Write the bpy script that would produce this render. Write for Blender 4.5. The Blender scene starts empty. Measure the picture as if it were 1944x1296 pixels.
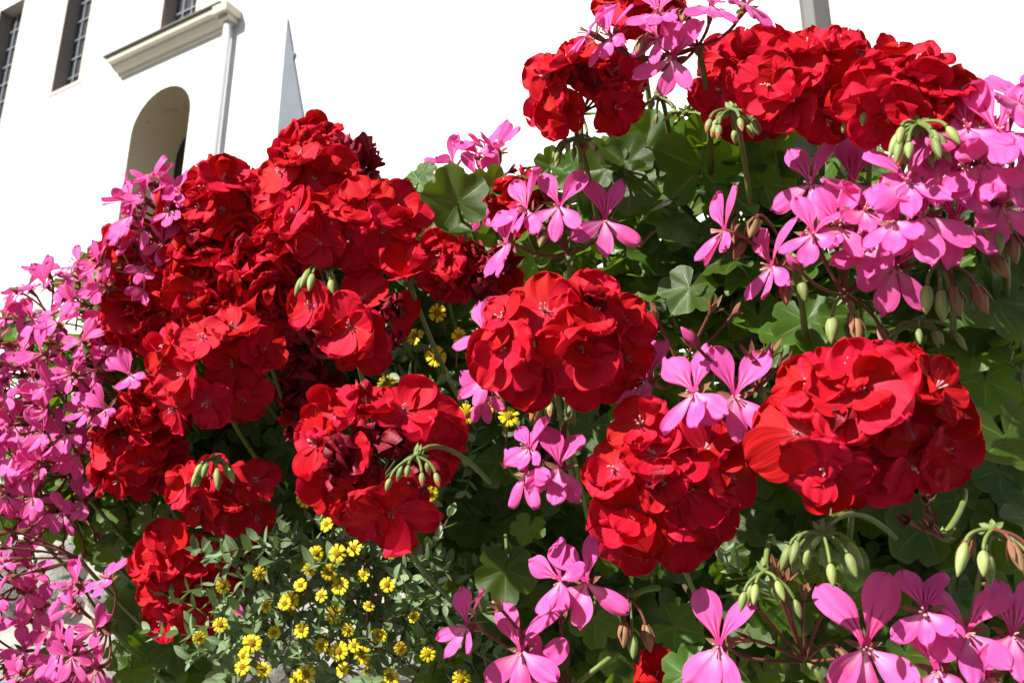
import bpy, math, random
import numpy as np
from mathutils import Vector, Matrix, noise
from mathutils.geometry import delaunay_2d_cdt

rnd = random.Random(11)
sc = bpy.context.scene
col = sc.collection

# ------------------------------------------------------------------ camera, sky, sun, exposure
PITCH = math.radians(21.4)
FPX = 2052.0                                   # focal length in pixels of the 1944 px wide photograph
CAM = Vector((0, 0, 1.6))
FW = Vector((0, math.cos(PITCH), math.sin(PITCH)))
UP = Vector((0, -math.sin(PITCH), math.cos(PITCH)))
RT = Vector((1, 0, 0))
cd = bpy.data.cameras.new('camera')
cam = bpy.data.objects.new('camera', cd)
col.objects.link(cam)
cam.location = CAM
cam.rotation_euler = (math.pi / 2 + PITCH, 0, 0)
cd.sensor_width = 36.0
cd.lens = 36.0 * FPX / 1944.0
cd.clip_start = 0.02
cd.clip_end = 3000
cd.dof.use_dof = True
cd.dof.focus_distance = 0.68
cd.dof.aperture_fstop = 22.0
sc.camera = cam

SUN = Vector((-0.60, -0.52, 0.61)).normalized()   # towards the sun
w = bpy.data.worlds.new('World')
sc.world = w
w.use_nodes = True
nt = w.node_tree
bg = nt.nodes['Background']
sky = nt.nodes.new('ShaderNodeTexSky')
sky.sky_type = 'NISHITA'
sky.sun_disc = False
sky.sun_elevation = math.asin(SUN.z)
sky.sun_rotation = math.atan2(SUN.x, SUN.y)
bg.inputs['Strength'].default_value = 0.05
nt.links.new(sky.outputs[0], bg.inputs[0])
sl = bpy.data.lights.new('sun', 'SUN')
sl.energy = 5.0
sl.angle = math.radians(0.5)
sl.color = (1.0, 0.96, 0.9)
so = bpy.data.objects.new('sun', sl)
col.objects.link(so)
so.rotation_euler = SUN.to_track_quat('Z', 'Y').to_euler()
so.location = (-5, -3, 8)
sc.view_settings.view_transform = 'Standard'
sc.view_settings.look = 'None'
sc.view_settings.exposure = 0.78
sc.view_settings.gamma = 1.0
sc.view_settings.use_curve_mapping = False
sc.cycles.use_denoising = True
sc.cycles.max_bounces = 5
sc.cycles.diffuse_bounces = 3
sc.cycles.transmission_bounces = 3
sc.cycles.transparent_max_bounces = 4


def P(px, py, d):
    return CAM + FW * d + RT * ((px - 972) / FPX * d) + UP * ((648 - py) / FPX * d)


def depth(px):
    """how far the front of the planting stands from the camera, along the bed"""
    s = min(1.1, max(0.0, (1944 - px) / 1944))
    return 0.53 + 0.44 * s ** 1.4


def face(fx, fy):
    """direction a flower looks, as seen by somebody standing in front of the bed"""
    return (RT * fx + UP * fy - FW * math.sqrt(max(0.05, 1 - fx * fx - fy * fy))).normalized()


# ------------------------------------------------------------------ materials
class NT:
    def __init__(s, name):
        s.m = bpy.data.materials.new(name)
        s.m.use_nodes = True
        s.t = s.m.node_tree
        s.b = s.t.nodes['Principled BSDF']
        s.o = s.t.nodes['Material Output']

    def n(s, typ, **kw):
        x = s.t.nodes.new(typ)
        for k, v in kw.items():
            setattr(x, k, v)
        return x

    def l(s, a, b):
        s.t.links.new(a, b)

    def val(s, sock, v):
        if hasattr(v, 'is_linked') or hasattr(v, 'links'):
            s.l(v, sock)
        else:
            sock.default_value = v

    def math(s, op, a, b=None, c=None, clamp=False):
        x = s.n('ShaderNodeMath', operation=op, use_clamp=clamp)
        s.val(x.inputs[0], a)
        if b is not None:
            s.val(x.inputs[1], b)
        if c is not None:
            s.val(x.inputs[2], c)
        return x.outputs[0]

    def mix(s, f, a, b):
        x = s.n('ShaderNodeMix', data_type='RGBA')
        s.val(x.inputs[0], f)
        s.val(x.inputs[6], a if not isinstance(a, tuple) else a + (1,))
        s.val(x.inputs[7], b if not isinstance(b, tuple) else b + (1,))
        return x.outputs[2]

    def smooth(s, v, lo, hi):
        x = s.n('ShaderNodeMapRange', interpolation_type='SMOOTHSTEP')
        s.val(x.inputs[0], v)
        x.inputs[1].default_value = lo
        x.inputs[2].default_value = hi
        return x.outputs[0]

    def noise(s, vec, scale, detail=3, rough=0.5, dim='3D'):
        x = s.n('ShaderNodeTexNoise', noise_dimensions=dim)
        if vec is not None:
            s.l(vec, x.inputs['Vector'])
        x.inputs['Scale'].default_value = scale
        x.inputs['Detail'].default_value = detail
        x.inputs['Roughness'].default_value = rough
        return x.outputs[0]

    def bump(s, h, strength, dist):
        x = s.n('ShaderNodeBump')
        x.inputs['Strength'].default_value = strength
        x.inputs['Distance'].default_value = dist
        s.l(h, x.inputs['Height'])
        return x.outputs[0]

    def hsv(s, c, h, sat, v):
        x = s.n('ShaderNodeHueSaturation')
        s.val(x.inputs[0], h)
        s.val(x.inputs[1], sat)
        s.val(x.inputs[2], v)
        s.val(x.inputs[4], c)
        return x.outputs[0]

    def thin(s, color, trans, fac, rough, spec, normal=None):
        s.l(color, s.b.inputs['Base Color'])
        s.b.inputs['Roughness'].default_value = rough
        s.b.inputs['Specular IOR Level'].default_value = spec
        tr = s.n('ShaderNodeBsdfTranslucent')
        s.l(trans, tr.inputs[0])
        if normal is not None:
            s.l(normal, s.b.inputs['Normal'])
            s.l(normal, tr.inputs['Normal'])
        mx = s.n('ShaderNodeMixShader')
        mx.inputs[0].default_value = fac
        s.l(s.b.outputs[0], mx.inputs[1])
        s.l(tr.outputs[0], mx.inputs[2])
        s.l(mx.outputs[0], s.o.inputs[0])
        return s.m


def uvvec(N, su, sv, seed=0.0):
    uv = N.n('ShaderNodeTexCoord').outputs['UV']
    mp = N.n('ShaderNodeMapping')
    mp.inputs['Scale'].default_value = (su, sv, 1)
    N.l(uv, mp.inputs[0])
    oi = N.n('ShaderNodeObjectInfo')
    cb = N.n('ShaderNodeCombineXYZ')
    N.l(N.math('MULTIPLY', oi.outputs['Random'], 37.0), cb.inputs[2])
    N.l(N.math('MULTIPLY', oi.outputs['Random'], 11.0), cb.inputs[0])
    ad = N.n('ShaderNodeVectorMath', operation='ADD')
    N.l(mp.outputs[0], ad.inputs[0])
    N.l(cb.outputs[0], ad.inputs[1])
    sp = N.n('ShaderNodeSeparateXYZ')
    N.l(uv, sp.inputs[0])
    return ad.outputs[0], sp.outputs[0], sp.outputs[1], oi.outputs['Random']


def red_petal_mat():
    N = NT('red_petal')
    vec, u, v, r = uvvec(N, 9, 0.7)
    streak = N.noise(vec, 2.2, 4, 0.55)
    vec2, _, _, _ = uvvec(N, 1.6, 1.4)
    blot = N.noise(vec2, 2.0, 2)
    c = N.mix(streak, (0.50, 0.004, 0.007), (0.76, 0.014, 0.014))
    c = N.mix(N.math('MULTIPLY', N.smooth(blot, .45, .8), .5), c, (0.80, 0.014, 0.020))
    base = N.smooth(v, 0.42, 0.02)
    vein = N.math('MULTIPLY', base, N.smooth(streak, .45, .62))
    c = N.mix(N.math('MULTIPLY', vein, 0.6), c, (0.80, 0.12, 0.17))
    c = N.mix(N.math('MULTIPLY', N.smooth(v, .13, 0), .7), c, (0.75, .16, .25))
    c = N.hsv(c, N.math('MULTIPLY_ADD', r, -0.010, 0.501), 1.0, N.math('MULTIPLY_ADD', r, 0.3, 0.82))
    nm = N.bump(streak, 0.30, 0.0016)
    return N.thin(c, c, 0.22, 0.6, 0.14, nm)


def wilted_mat():
    N = NT('wilted_petal')
    vec, u, v, r = uvvec(N, 8, 1.5)
    st = N.noise(vec, 2.5, 4, 0.6)
    c = N.mix(st, (0.22, 0.004, 0.018), (0.52, 0.016, 0.045))
    c = N.hsv(c, 0.5, 1.0, N.math('MULTIPLY_ADD', r, 0.7, 0.6))
    return N.thin(c, c, 0.2, 0.5, 0.3, N.bump(st, 0.6, 0.002))


def pink_petal_mat(lower):
    N = NT('pink_lower_petal' if lower else 'pink_upper_petal')
    vec, u, v, r = uvvec(N, 10, 0.6)
    st = N.noise(vec, 2.0, 3, 0.5)
    c = N.mix(st, (0.88, 0.075, 0.35), (0.92, 0.14, 0.47))
    c = N.mix(N.math('MULTIPLY', N.smooth(v, .5, 1.0), .3), c, (0.92, 0.19, 0.52))
    du = N.math('ABSOLUTE', N.math('SUBTRACT', u, 0.5))
    if lower:
        wh = N.math('MULTIPLY', N.smooth(v, .60, .05), N.smooth(du, .5, .1))
        c = N.mix(N.math('MULTIPLY', wh, .75), c, (0.88, 0.58, 0.74))
        ln = N.math('MULTIPLY', N.smooth(N.math('PINGPONG', N.math('MULTIPLY', u, 4.0), 0.5), 0.12, 0.03),
                    N.smooth(v, .42, .25))
        c = N.mix(N.math('MULTIPLY', ln, .55), c, (0.45, 0.01, 0.22))
    else:
        c = N.mix(N.math('MULTIPLY', N.smooth(v, .5, .1), .75), c, (0.72, 0.02, 0.22))
        wob = N.math('MULTIPLY_ADD', N.math('SUBTRACT', st, .5), .35, N.math('MULTIPLY', u, 3.0))
        pp = N.math('PINGPONG', wob, 0.5)
        ln = N.math('MULTIPLY', N.smooth(pp, 0.15, 0.04), N.math('MULTIPLY', N.smooth(v, .62, .38), N.smooth(v, .02, .12)))
        c = N.mix(N.math('MULTIPLY', ln, .85), c, (0.42, 0.0, 0.09))
        wl = N.math('MULTIPLY', N.smooth(pp, 0.36, 0.48), N.math('MULTIPLY', N.smooth(v, .5, .3), N.smooth(v, .05, .2)))
        c = N.mix(N.math('MULTIPLY', wl, .55), c, (0.9, .5, .72))
    c = N.hsv(c, N.math('MULTIPLY_ADD', r, 0.016, 0.492), 1.0, N.math('MULTIPLY_ADD', r, 0.14, 0.88))
    return N.thin(c, c, 0.24, 0.55, 0.2, N.bump(st, 0.15, 0.001))


def leaf_mat(name, ca, cb, cv, rough=0.31, spec=0.5, lobes=5, trans=(0.32, 0.50, 0.01)):
    """uv: u is the angle round the leaf, v the way out to the edge"""
    N = NT(name)
    tc = N.n('ShaderNodeTexCoord').outputs['Object']
    uv = N.n('ShaderNodeTexCoord').outputs['UV']
    sp = N.n('ShaderNodeSeparateXYZ')
    N.l(uv, sp.inputs[0])
    u, v = sp.outputs[0], sp.outputs[1]
    r = N.n('ShaderNodeObjectInfo').outputs['Random']
    nz = N.noise(tc, 90, 4, .6)
    n2 = N.noise(tc, 420, 2, .6)
    c = N.mix(nz, ca, cb)
    if lobes:
        pp = N.math('PINGPONG', N.math('MULTIPLY', u, float(lobes)), 0.5)
        pw = N.math('MULTIPLY', N.math('SUBTRACT', 0.5, pp), N.math('MULTIPLY_ADD', v, 1.6, 0.1))
        ve = N.math('MULTIPLY', N.smooth(pw, .055, .012), N.smooth(v, 1.0, .5))
        edge = N.smooth(v, .86, 1.0)
        zon = N.math('MULTIPLY', N.smooth(v, .35, .5), N.smooth(v, .78, .6))
        c = N.mix(N.math('MULTIPLY', zon, .16), c, (0.035, 0.085, 0.012))
    else:
        du = N.math('ABSOLUTE', N.math('SUBTRACT', u, .5))
        ve = N.smooth(du, .09, .02)
        edge = N.smooth(du, .4, .5)
    c = N.mix(N.math('MULTIPLY', ve, .6), c, cv)
    c = N.mix(N.math('MULTIPLY', edge, .2), c, cv)
    c = N.hsv(c, N.math('MULTIPLY_ADD', r, 0.03, 0.485), 1.0, N.math('MULTIPLY_ADD', r, 0.7, 0.62))
    t = N.n('ShaderNodeMix', data_type='RGBA')
    t.inputs[0].default_value = .75
    N.l(c, t.inputs[6])
    t.inputs[7].default_value = trans + (1,)
    h = N.math('MULTIPLY_ADD', ve, -0.6, N.math('ADD', n2, N.math('MULTIPLY', nz, .8)))
    return N.thin(c, t.outputs[2], 0.30, rough, spec, N.bump(h, 0.28, 0.0012))


def plain(name, a, b, scale=60, rough=0.6, spec=0.3, bump=0.2, bd=0.001, metal=0.0):
    N = NT(name)
    tc = N.n('ShaderNodeTexCoord').outputs['Object']
    r = N.n('ShaderNodeObjectInfo').outputs['Random']
    nz = N.noise(tc, scale, 4, .6)
    c = N.mix(nz, a, b)
    c = N.hsv(c, 0.5, 1.0, N.math('MULTIPLY_ADD', r, 0.3, 0.85))
    N.l(c, N.b.inputs['Base Color'])
    N.b.inputs['Roughness'].default_value = rough
    N.b.inputs['Specular IOR Level'].default_value = spec
    N.b.inputs['Metallic'].default_value = metal
    N.l(N.bump(nz, bump, bd), N.b.inputs['Normal'])
    return N.m


def bud_mat(name, ca, cb):
    N = NT(name)
    vec, u, v, r = uvvec(N, 6, 0.8)
    st = N.noise(vec, 2.0, 3, .5)
    c = N.mix(N.smooth(st, .35, .65), ca, cb)
    c = N.hsv(c, 0.5, 1.0, N.math('MULTIPLY_ADD', r, 0.5, 0.75))
    N.l(c, N.b.inputs['Base Color'])
    N.b.inputs['Roughness'].default_value = .5
    N.b.inputs['Specular IOR Level'].default_value = .35
    N.l(N.bump(st, .3, .0006), N.b.inputs['Normal'])
    return N.m


def stone_mat(name, a, b, dk):
    N = NT(name)
    tc = N.n('ShaderNodeTexCoord').outputs['Object']
    r = N.n('ShaderNodeObjectInfo').outputs['Random']
    n1 = N.noise(tc, 14, 6, .65)
    n2 = N.noise(tc, 110, 4, .7)
    c = N.mix(n1, a, b)
    c = N.mix(N.math('MULTIPLY', N.smooth(n2, .5, .75), .6), c, dk)
    c = N.hsv(c, 0.5, 1.0, N.math('MULTIPLY_ADD', r, .5, .75))
    N.l(c, N.b.inputs['Base Color'])
    N.b.inputs['Roughness'].default_value = .9
    N.l(N.bump(N.math('ADD', n1, n2), .8, .006), N.b.inputs['Normal'])
    return N.m


def plaster_mat():
    N = NT('white_plaster')
    tc = N.n('ShaderNodeTexCoord').outputs['Object']
    n1 = N.noise(tc, 1.3, 5, .6)
    n2 = N.noise(tc, 60, 3, .6)
    c = N.mix(n1, (.80, .80, .78), (.86, .86, .85))
    N.l(c, N.b.inputs['Base Color'])
    N.b.inputs['Roughness'].default_value = .9
    N.l(N.bump(n2, .3, .004), N.b.inputs['Normal'])
    return N.m


def reveal_mat():
    N = NT('cream_plaster')
    tc = N.n('ShaderNodeTexCoord').outputs['Object']
    n1 = N.noise(tc, 2.2, 5, .65)
    n2 = N.noise(tc, 7, 4, .6)
    c = N.mix(n1, (.66, .56, .39), (.76, .67, .49))
    c = N.mix(N.math('MULTIPLY', N.smooth(n2, .58, .72), .45), c, (.34, .22, .13))
    N.l(c, N.b.inputs['Base Color'])
    N.b.inputs['Roughness'].default_value = .9
    return N.m


M = dict(
    red=red_petal_mat(), wilt=wilted_mat(), pinku=pink_petal_mat(False), pinkl=pink_petal_mat(True),
    leaf=leaf_mat('geranium_leaf', (0.038, 0.090, 0.008), (0.078, 0.158, 0.013), (0.21, 0.31, 0.08)),
    dleaf=leaf_mat('trailing_leaf', (0.13, 0.20, 0.085), (0.20, 0.28, 0.13), (0.32, 0.40, 0.22), .45, .4, 0,
                   (0.14, 0.26, 0.03)),
    stem=plain('green_stem', (0.10, 0.17, 0.03), (0.20, 0.24, 0.07), 120, .5),
    rstem=plain('red_brown_stalk', (0.13, 0.035, 0.025), (0.22, 0.07, 0.045), 150, .5),
    dstem=plain('dark_stalk', (0.09, 0.05, 0.025), (0.15, 0.10, 0.05), 150, .5),
    wood=plain('woody_stem', (0.10, 0.075, 0.04), (0.16, 0.14, 0.06), 80, .7),
    sepal=plain('red_sepal', (0.20, 0.05, 0.045), (0.26, 0.14, 0.07), 160, .55),
    gsepal=plain('green_sepal', (0.13, 0.20, 0.05), (0.24, 0.28, 0.10), 160, .55),
    budg=bud_mat('green_bud', (0.19, 0.27, 0.06), (0.34, 0.37, 0.14)),
    budr=bud_mat('reddening_bud', (0.22, 0.24, 0.08), (0.40, 0.10, 0.07)),
    budt=bud_mat('red_bud_tip', (0.6, 0.01, 0.015), (0.7, 0.05, 0.04)),
    budp=bud_mat('pink_bud', (0.62, 0.04, 0.22), (0.75, 0.12, 0.36)),
    stamen=plain('pale_stamen', (0.62, 0.22, 0.24), (0.7, 0.4, 0.36), 100),
    dry=plain('dry_brown', (0.20, 0.12, 0.05), (0.34, 0.24, 0.12), 200, .8),
    yel=plain('yellow_ray', (0.78, 0.56, 0.008), (0.84, 0.68, 0.015), 300, .6),
    yeld=plain('yellow_disc', (0.50, 0.30, 0.01), (0.62, 0.42, 0.02), 900, .8, .2, .9, .002),
    stone=stone_mat('rough_stone', (.28, .26, .24), (.46, .44, .40), (.16, .14, .12)),
    mortar=stone_mat('mortar', (.34, .31, .27), (.42, .39, .34), (.2, .18, .15)),
    soil=stone_mat('soil', (.05, .035, .022), (.08, .06, .04), (.03, .02, .015)),
    gravel=stone_mat('asphalt_ground', (.045, .045, .045), (.07, .068, .065), (.03, .03, .03)),
    white=plaster_mat(), cream=reveal_mat(),
    corn=plain('cream_stone', (.56, .51, .40), (.66, .61, .50), 12, .85, .2, .3, .004),
    slate=plain('dark_slate', (.09, .09, .075), (.15, .14, .12), 30, .7),
    glass=plain('window_glass', (.05, .06, .07), (.08, .09, .10), 3, .12, .6, .05, .002),
    lead=plain('grey_frame', (.20, .21, .23), (.26, .27, .29), 20, .6),
    pinkst=plain('pink_surround', (.66, .55, .48), (.74, .64, .57), 10, .85),
    winrev_shade=plain('shaded_window_reveal', (.20, .18, .16), (.27, .25, .22), 10, .9),
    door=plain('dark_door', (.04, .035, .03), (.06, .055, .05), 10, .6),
    pipe=plain('pale_zinc', (.50, .51, .53), (.58, .59, .61), 8, .55, .4),
    shadow_tone=plain('grey_shadow_wedge', (.15, .17, .20), (.20, .225, .26), 6, .8),  # blue-grey of a shadow on white plaster, put into the colour
    post=plain('grey_metal', (.10, .098, .09), (.135, .13, .12), 6, .5, .4),
)


# ------------------------------------------------------------------ mesh helpers
def mesh(name, verts, faces, mats, uvs=None, midx=None, smooth=True):
    me = bpy.data.meshes.new(name)
    me.from_pydata([tuple(v) for v in verts], [], faces)
    for m in (mats if isinstance(mats, (list, tuple)) else [mats]):
        me.materials.append(m)
    if uvs is not None:
        ul = me.uv_layers.new(name='UVMap')
        li = np.empty(len(me.loops), dtype=np.int32)
        me.loops.foreach_get('vertex_index', li)
        ul.data.foreach_set('uv', np.asarray(uvs, dtype=np.float32)[li].ravel())
    if midx is not None:
        me.polygons.foreach_set('material_index', np.asarray(midx, dtype=np.int32))
    me.polygons.foreach_set('use_smooth', [smooth] * len(me.polygons))
    me.update()
    return me


class MB:
    """collects geometry of one part; several materials allowed"""
    def __init__(s):
        s.v, s.f, s.uv, s.mi, s.mats = [], [], [], [], []

    def slot(s, m):
        if m not in s.mats:
            s.mats.append(m)
        return s.mats.index(m)

    def add(s, vs, fs, m, uvs=None):
        o = len(s.v)
        k = s.slot(m)
        s.v += [Vector(x) for x in vs]
        s.f += [tuple(i + o for i in q) for q in fs]
        s.mi += [k] * len(fs)
        s.uv += list(uvs) if uvs is not None else [(.5, .5)] * len(vs)

    def tube(s, pts, rad, m, n=6, cap=True):
        pts = [Vector(p) for p in pts]
        vs, uvs, fs = [], [], []
        t0 = (pts[1] - pts[0]).normalized()
        a = t0.orthogonal().normalized()
        L = len(pts)
        for i, p in enumerate(pts):
            t = (pts[min(i + 1, L - 1)] - pts[max(i - 1, 0)]).normalized()
            a = (a - t * a.dot(t))
            a = a.normalized() if a.length > 1e-6 else t.orthogonal().normalized()
            b = t.cross(a)
            r = rad[i] if isinstance(rad, (list, tuple)) else rad
            for k in range(n):
                an = 2 * math.pi * k / n
                vs.append(p + (a * math.cos(an) + b * math.sin(an)) * r)
                uvs.append((k / n, i / (L - 1)))
        for i in range(L - 1):
            for k in range(n):
                fs.append((i * n + k, i * n + (k + 1) % n, (i + 1) * n + (k + 1) % n, (i + 1) * n + k))
        if cap:
            fs.append(tuple(range(n))[::-1])
            fs.append(tuple((L - 1) * n + k for k in range(n)))
        s.add(vs, fs, m, uvs)

    def blade(s, base, d, up, length, width, m, bend=0.0, n=4):
        """a small pointed leaf or sepal"""
        d = Vector(d).normalized()
        up = Vector(up)
        up = (up - d * up.dot(d)).normalized()
        x = d.cross(up)
        vs, uvs, fs = [], [], []
        for i in range(n + 1):
            t = i / n
            hw = width * .5 * math.sin(math.pi * min(1, .12 + .88 * t)) ** .8 if i < n else 0.0
            c = Vector(base) + d * (length * t) + up * (bend * length * t * t)
            for k, u in enumerate((-1, 0, 1)):
                vs.append(c + x * (u * hw) + up * (abs(u) * hw * .35))
                uvs.append((.5 + u * .5, t))
        for i in range(n):
            for k in range(2):
                fs.append((i * 3 + k, i * 3 + k + 1, (i + 1) * 3 + k + 1, (i + 1) * 3 + k))
        s.add(vs, fs, m, uvs)

    def spindle(s, base, d, length, rad, m, n=7, rings=7, peak=.45, tip=None):
        d = Vector(d).normalized()
        a = d.orthogonal().normalized()
        b = d.cross(a)
        vs, uvs, fs, mi = [], [], [], []
        for i in range(rings + 1):
            t = i / rings
            r = rad * (math.sin(math.pi * t ** (math.log(.5) / math.log(peak)))) ** .75 if 0 < i < rings else rad * .12
            for k in range(n):
                an = 2 * math.pi * k / n
                vs.append(Vector(base) + d * (length * t) + (a * math.cos(an) + b * math.sin(an)) * r)
                uvs.append((k / n, t))
        body, tipf = [], []
        for i in range(rings):
            for k in range(n):
                q = (i * n + k, i * n + (k + 1) % n, (i + 1) * n + (k + 1) % n, (i + 1) * n + k)
                (tipf if tip and i >= rings - 3 and k % 3 else body).append(q)
        body += [tuple(range(n))[::-1], tuple(rings * n + k for k in range(n))]
        o = len(s.v)
        s.add(vs, body, m, uvs)
        if tipf:
            k = s.slot(tip)
            s.f += [tuple(i + o for i in q) for q in tipf]
            s.mi += [k] * len(tipf)

    def box(s, o, ex, ey, ez, m):
        o, ex, ey, ez = Vector(o), Vector(ex), Vector(ey), Vector(ez)
        vs = [o, o + ex, o + ex + ey, o + ey, o + ez, o + ex + ez, o + ex + ey + ez, o + ey + ez]
        s.add(vs, [(0, 3, 2, 1), (4, 5, 6, 7), (0, 1, 5, 4), (1, 2, 6, 5), (2, 3, 7, 6), (3, 0, 4, 7)], m)

    def data(s, name, smooth=True):
        return mesh(name, s.v, s.f, s.mats, s.uv, s.mi, smooth)


def link(name, data, parent=None, mat=None):
    o = bpy.data.objects.new(name, data)
    col.objects.link(o)
    if parent is not None:
        o.parent = parent
    if mat is not None:
        o.matrix_basis = mat
    return o


def tag(o, label=None, cat=None, group=None, kind=None):
    for k, v in (('label', label), ('category', cat), ('group', group), ('kind', kind)):
        if v:
            o[k] = v
    return o


def empty(name, loc):
    o = bpy.data.objects.new(name, None)
    o.empty_display_size = .01
    o.location = loc
    col.objects.link(o)
    return o


def bez(a, b, c, n=7):
    return [a * (1 - t) ** 2 + b * (2 * t * (1 - t)) + c * t * t for t in (i / n for i in range(n + 1))]


def rot_from(x, y, z, loc):
    m = Matrix((x, y, z)).transposed().to_4x4()
    m.translation = loc
    return m


# ------------------------------------------------------------------ the setting: building, terrace, stone wall
AZ = math.radians(58.6)
WR = Vector((math.sin(AZ), -math.cos(AZ), 0))      # along the facade
WN = Vector((-math.cos(AZ), -math.sin(AZ), 0))     # out of the facade
W0 = Vector((-2.18, 8.73, 0))


def wall_tz(px, py, off=0.0):
    d = (P(px, py, 1.0) - CAM)
    s = (W0 + WN * off - CAM).dot(WN) / d.dot(WN)
    q = CAM + d * s - W0
    return q.dot(WR), q.z


def wp(t, z, off=0.0):
    return W0 + WR * t + WN * off + Vector((0, 0, z))


gz = 0.0
g = MB()
g.add([(-1500, -1500, gz), (1500, -1500, gz), (1500, 1500, gz), (-1500, 1500, gz)], [(0, 1, 2, 3)], M['gravel'])
tag(link('ground', g.data('ground', False)), kind='structure')

# garden wall line, parallel to the building
SW0 = Vector((0.52, 1.03, 0))
WALL_TOP = 1.6 + 0.36


def sw(t, z, off=0.0):
    return SW0 + WR * t + WN * off + Vector((0, 0, z))


tb = MB()
tb.box(sw(-6, 0.0, -0.12), WR * 10, -WN * 8.2, Vector((0, 0, WALL_TOP - .04)), M['soil'])
tag(link('terrace', tb.data('terrace', False)), kind='structure')

stw = empty('stone_wall', sw(-1.0, 0))
tag(stw, 'rough grey stone garden wall under the flowers', 'wall')
mo = MB()
mo.box(sw(-5.9, 0.0, -0.10) - stw.location, WR * 9.8, WN * 0.085, Vector((0, 0, WALL_TOP - .01)), M['mortar'])
link('mortar', mo.data('mortar', False), stw)
z = 0.9
row = 0
while z < WALL_TOP - .02:
    h = rnd.uniform(.10, .15)
    if z + h > WALL_TOP - .05:
        h = WALL_TOP + .02 - z
    t = -1.75 + rnd.uniform(0, .1)
    while t < 0.5:
        L = rnd.uniform(.13, .27)
        nx, nz = 7, 5
        sd = Vector((rnd.uniform(0, 90), rnd.uniform(0, 90), 0))
        vs, fs = [], []
        for i in range(nx + 1):
            for j in range(nz + 1):
                a, b = i / nx * 2 - 1, j / nz * 2 - 1
                e = max(abs(a) ** 5, abs(b) ** 5)
                pr = .035 * (1 - e) - .02 * e + .016 * noise.fractal(sd + Vector((a * 2, b * 2, 0)), 1, 2, 3)
                k = 1 - .06 * (a * b) ** 2
                ww = .012 * noise.noise(sd + Vector((a, b * 2, 5)))
                vs.append(sw(t + L / 2 + a * k * (L / 2 - .007) + ww, z + h / 2 + b * k * (h / 2 - .006) + ww * .6, pr) - stw.location)
        for i in range(nx):
            for j in range(nz):
                q = i * (nz + 1) + j
                fs.append((q, q + nz + 1, q + nz + 2, q + 1))
        link('stone', mesh('stone', vs, fs, M['stone']), stw)
        t += L
    z += h
    row += 1

# ---- building
bld = empty('white_building', wp(0, 0))
tag(bld, 'white rendered building with an arched opening and stone cornice', 'building')
B0 = bld.location.copy()


def arch_pts(t0, t1, zs, ztop, z0, n=20):
    c = (t0 + t1) / 2
    r = (t1 - t0) / 2
    pts = [(t0, z0)]
    for i in range(n + 1):
        a = math.pi - math.pi * i / n
        pts.append((c + r * math.cos(a), zs + (ztop - zs) * math.sin(a)))
    pts.append((t1, z0))
    return pts


ta0 = wall_tz(222, 430)[0]
ta1 = wall_tz(350, 300)[0]
zat = wall_tz(310, 168)[1]
arch = arch_pts(ta0, ta1, zat - (ta1 - ta0) * .5, zat, 1.7)
holes = [arch]
wins = []
for (xl, yl, xr, yr) in ((98, 178, 151, 150), (-48, 262, 3, 232), (305, 56, 372, 30)):
    t0, z0 = wall_tz(xl, yl)
    t1, _ = wall_tz(xr, yr)
    wins.append((t0, t1, z0, z0 + 1.9))
    holes.append([(t0, z0), (t1, z0), (t1, z0 + 1.9), (t0, z0 + 1.9)])
outer = [(-14, 0.1), (14, 0.1), (14, 11), (-14, 11)]
v2, e2 = [], []
for loop in [outer] + holes:
    o = len(v2)
    v2 += [Vector(p) for p in loop]
    e2 += [(o + i, o + (i + 1) % len(loop)) for i in range(len(loop))]
vo, eo, fo, *_ = delaunay_2d_cdt(v2, e2, [], 0, 1e-5)


def in_hole(f):
    c = sum((vo[i] for i in f), Vector((0, 0))) / len(f)
    for lp in holes:
        ins, j = False, len(lp) - 1
        for i in range(len(lp)):
            if (lp[i][1] > c.y) != (lp[j][1] > c.y) and c.x < (lp[j][0] - lp[i][0]) * (c.y - lp[i][1]) / (lp[j][1] - lp[i][1]) + lp[i][0]:
                ins = not ins
            j = i
        if ins:
            return True
    return False


fo = [f for f in fo if not in_hole(f)]
wb = MB()
wb.add([wp(p.x, p.y) - B0 for p in vo], [tuple(f) for f in fo], M['white'])
link('wall', wb.data('wall', False), bld)
bk = MB()
bk.box(wp(-14, 0.1, -1.0) - B0, WR * 28, -WN * .2, Vector((0, 0, 10.9)), M['door'])
link('inner_wall', bk.data('inner_wall', False), bld)
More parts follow.
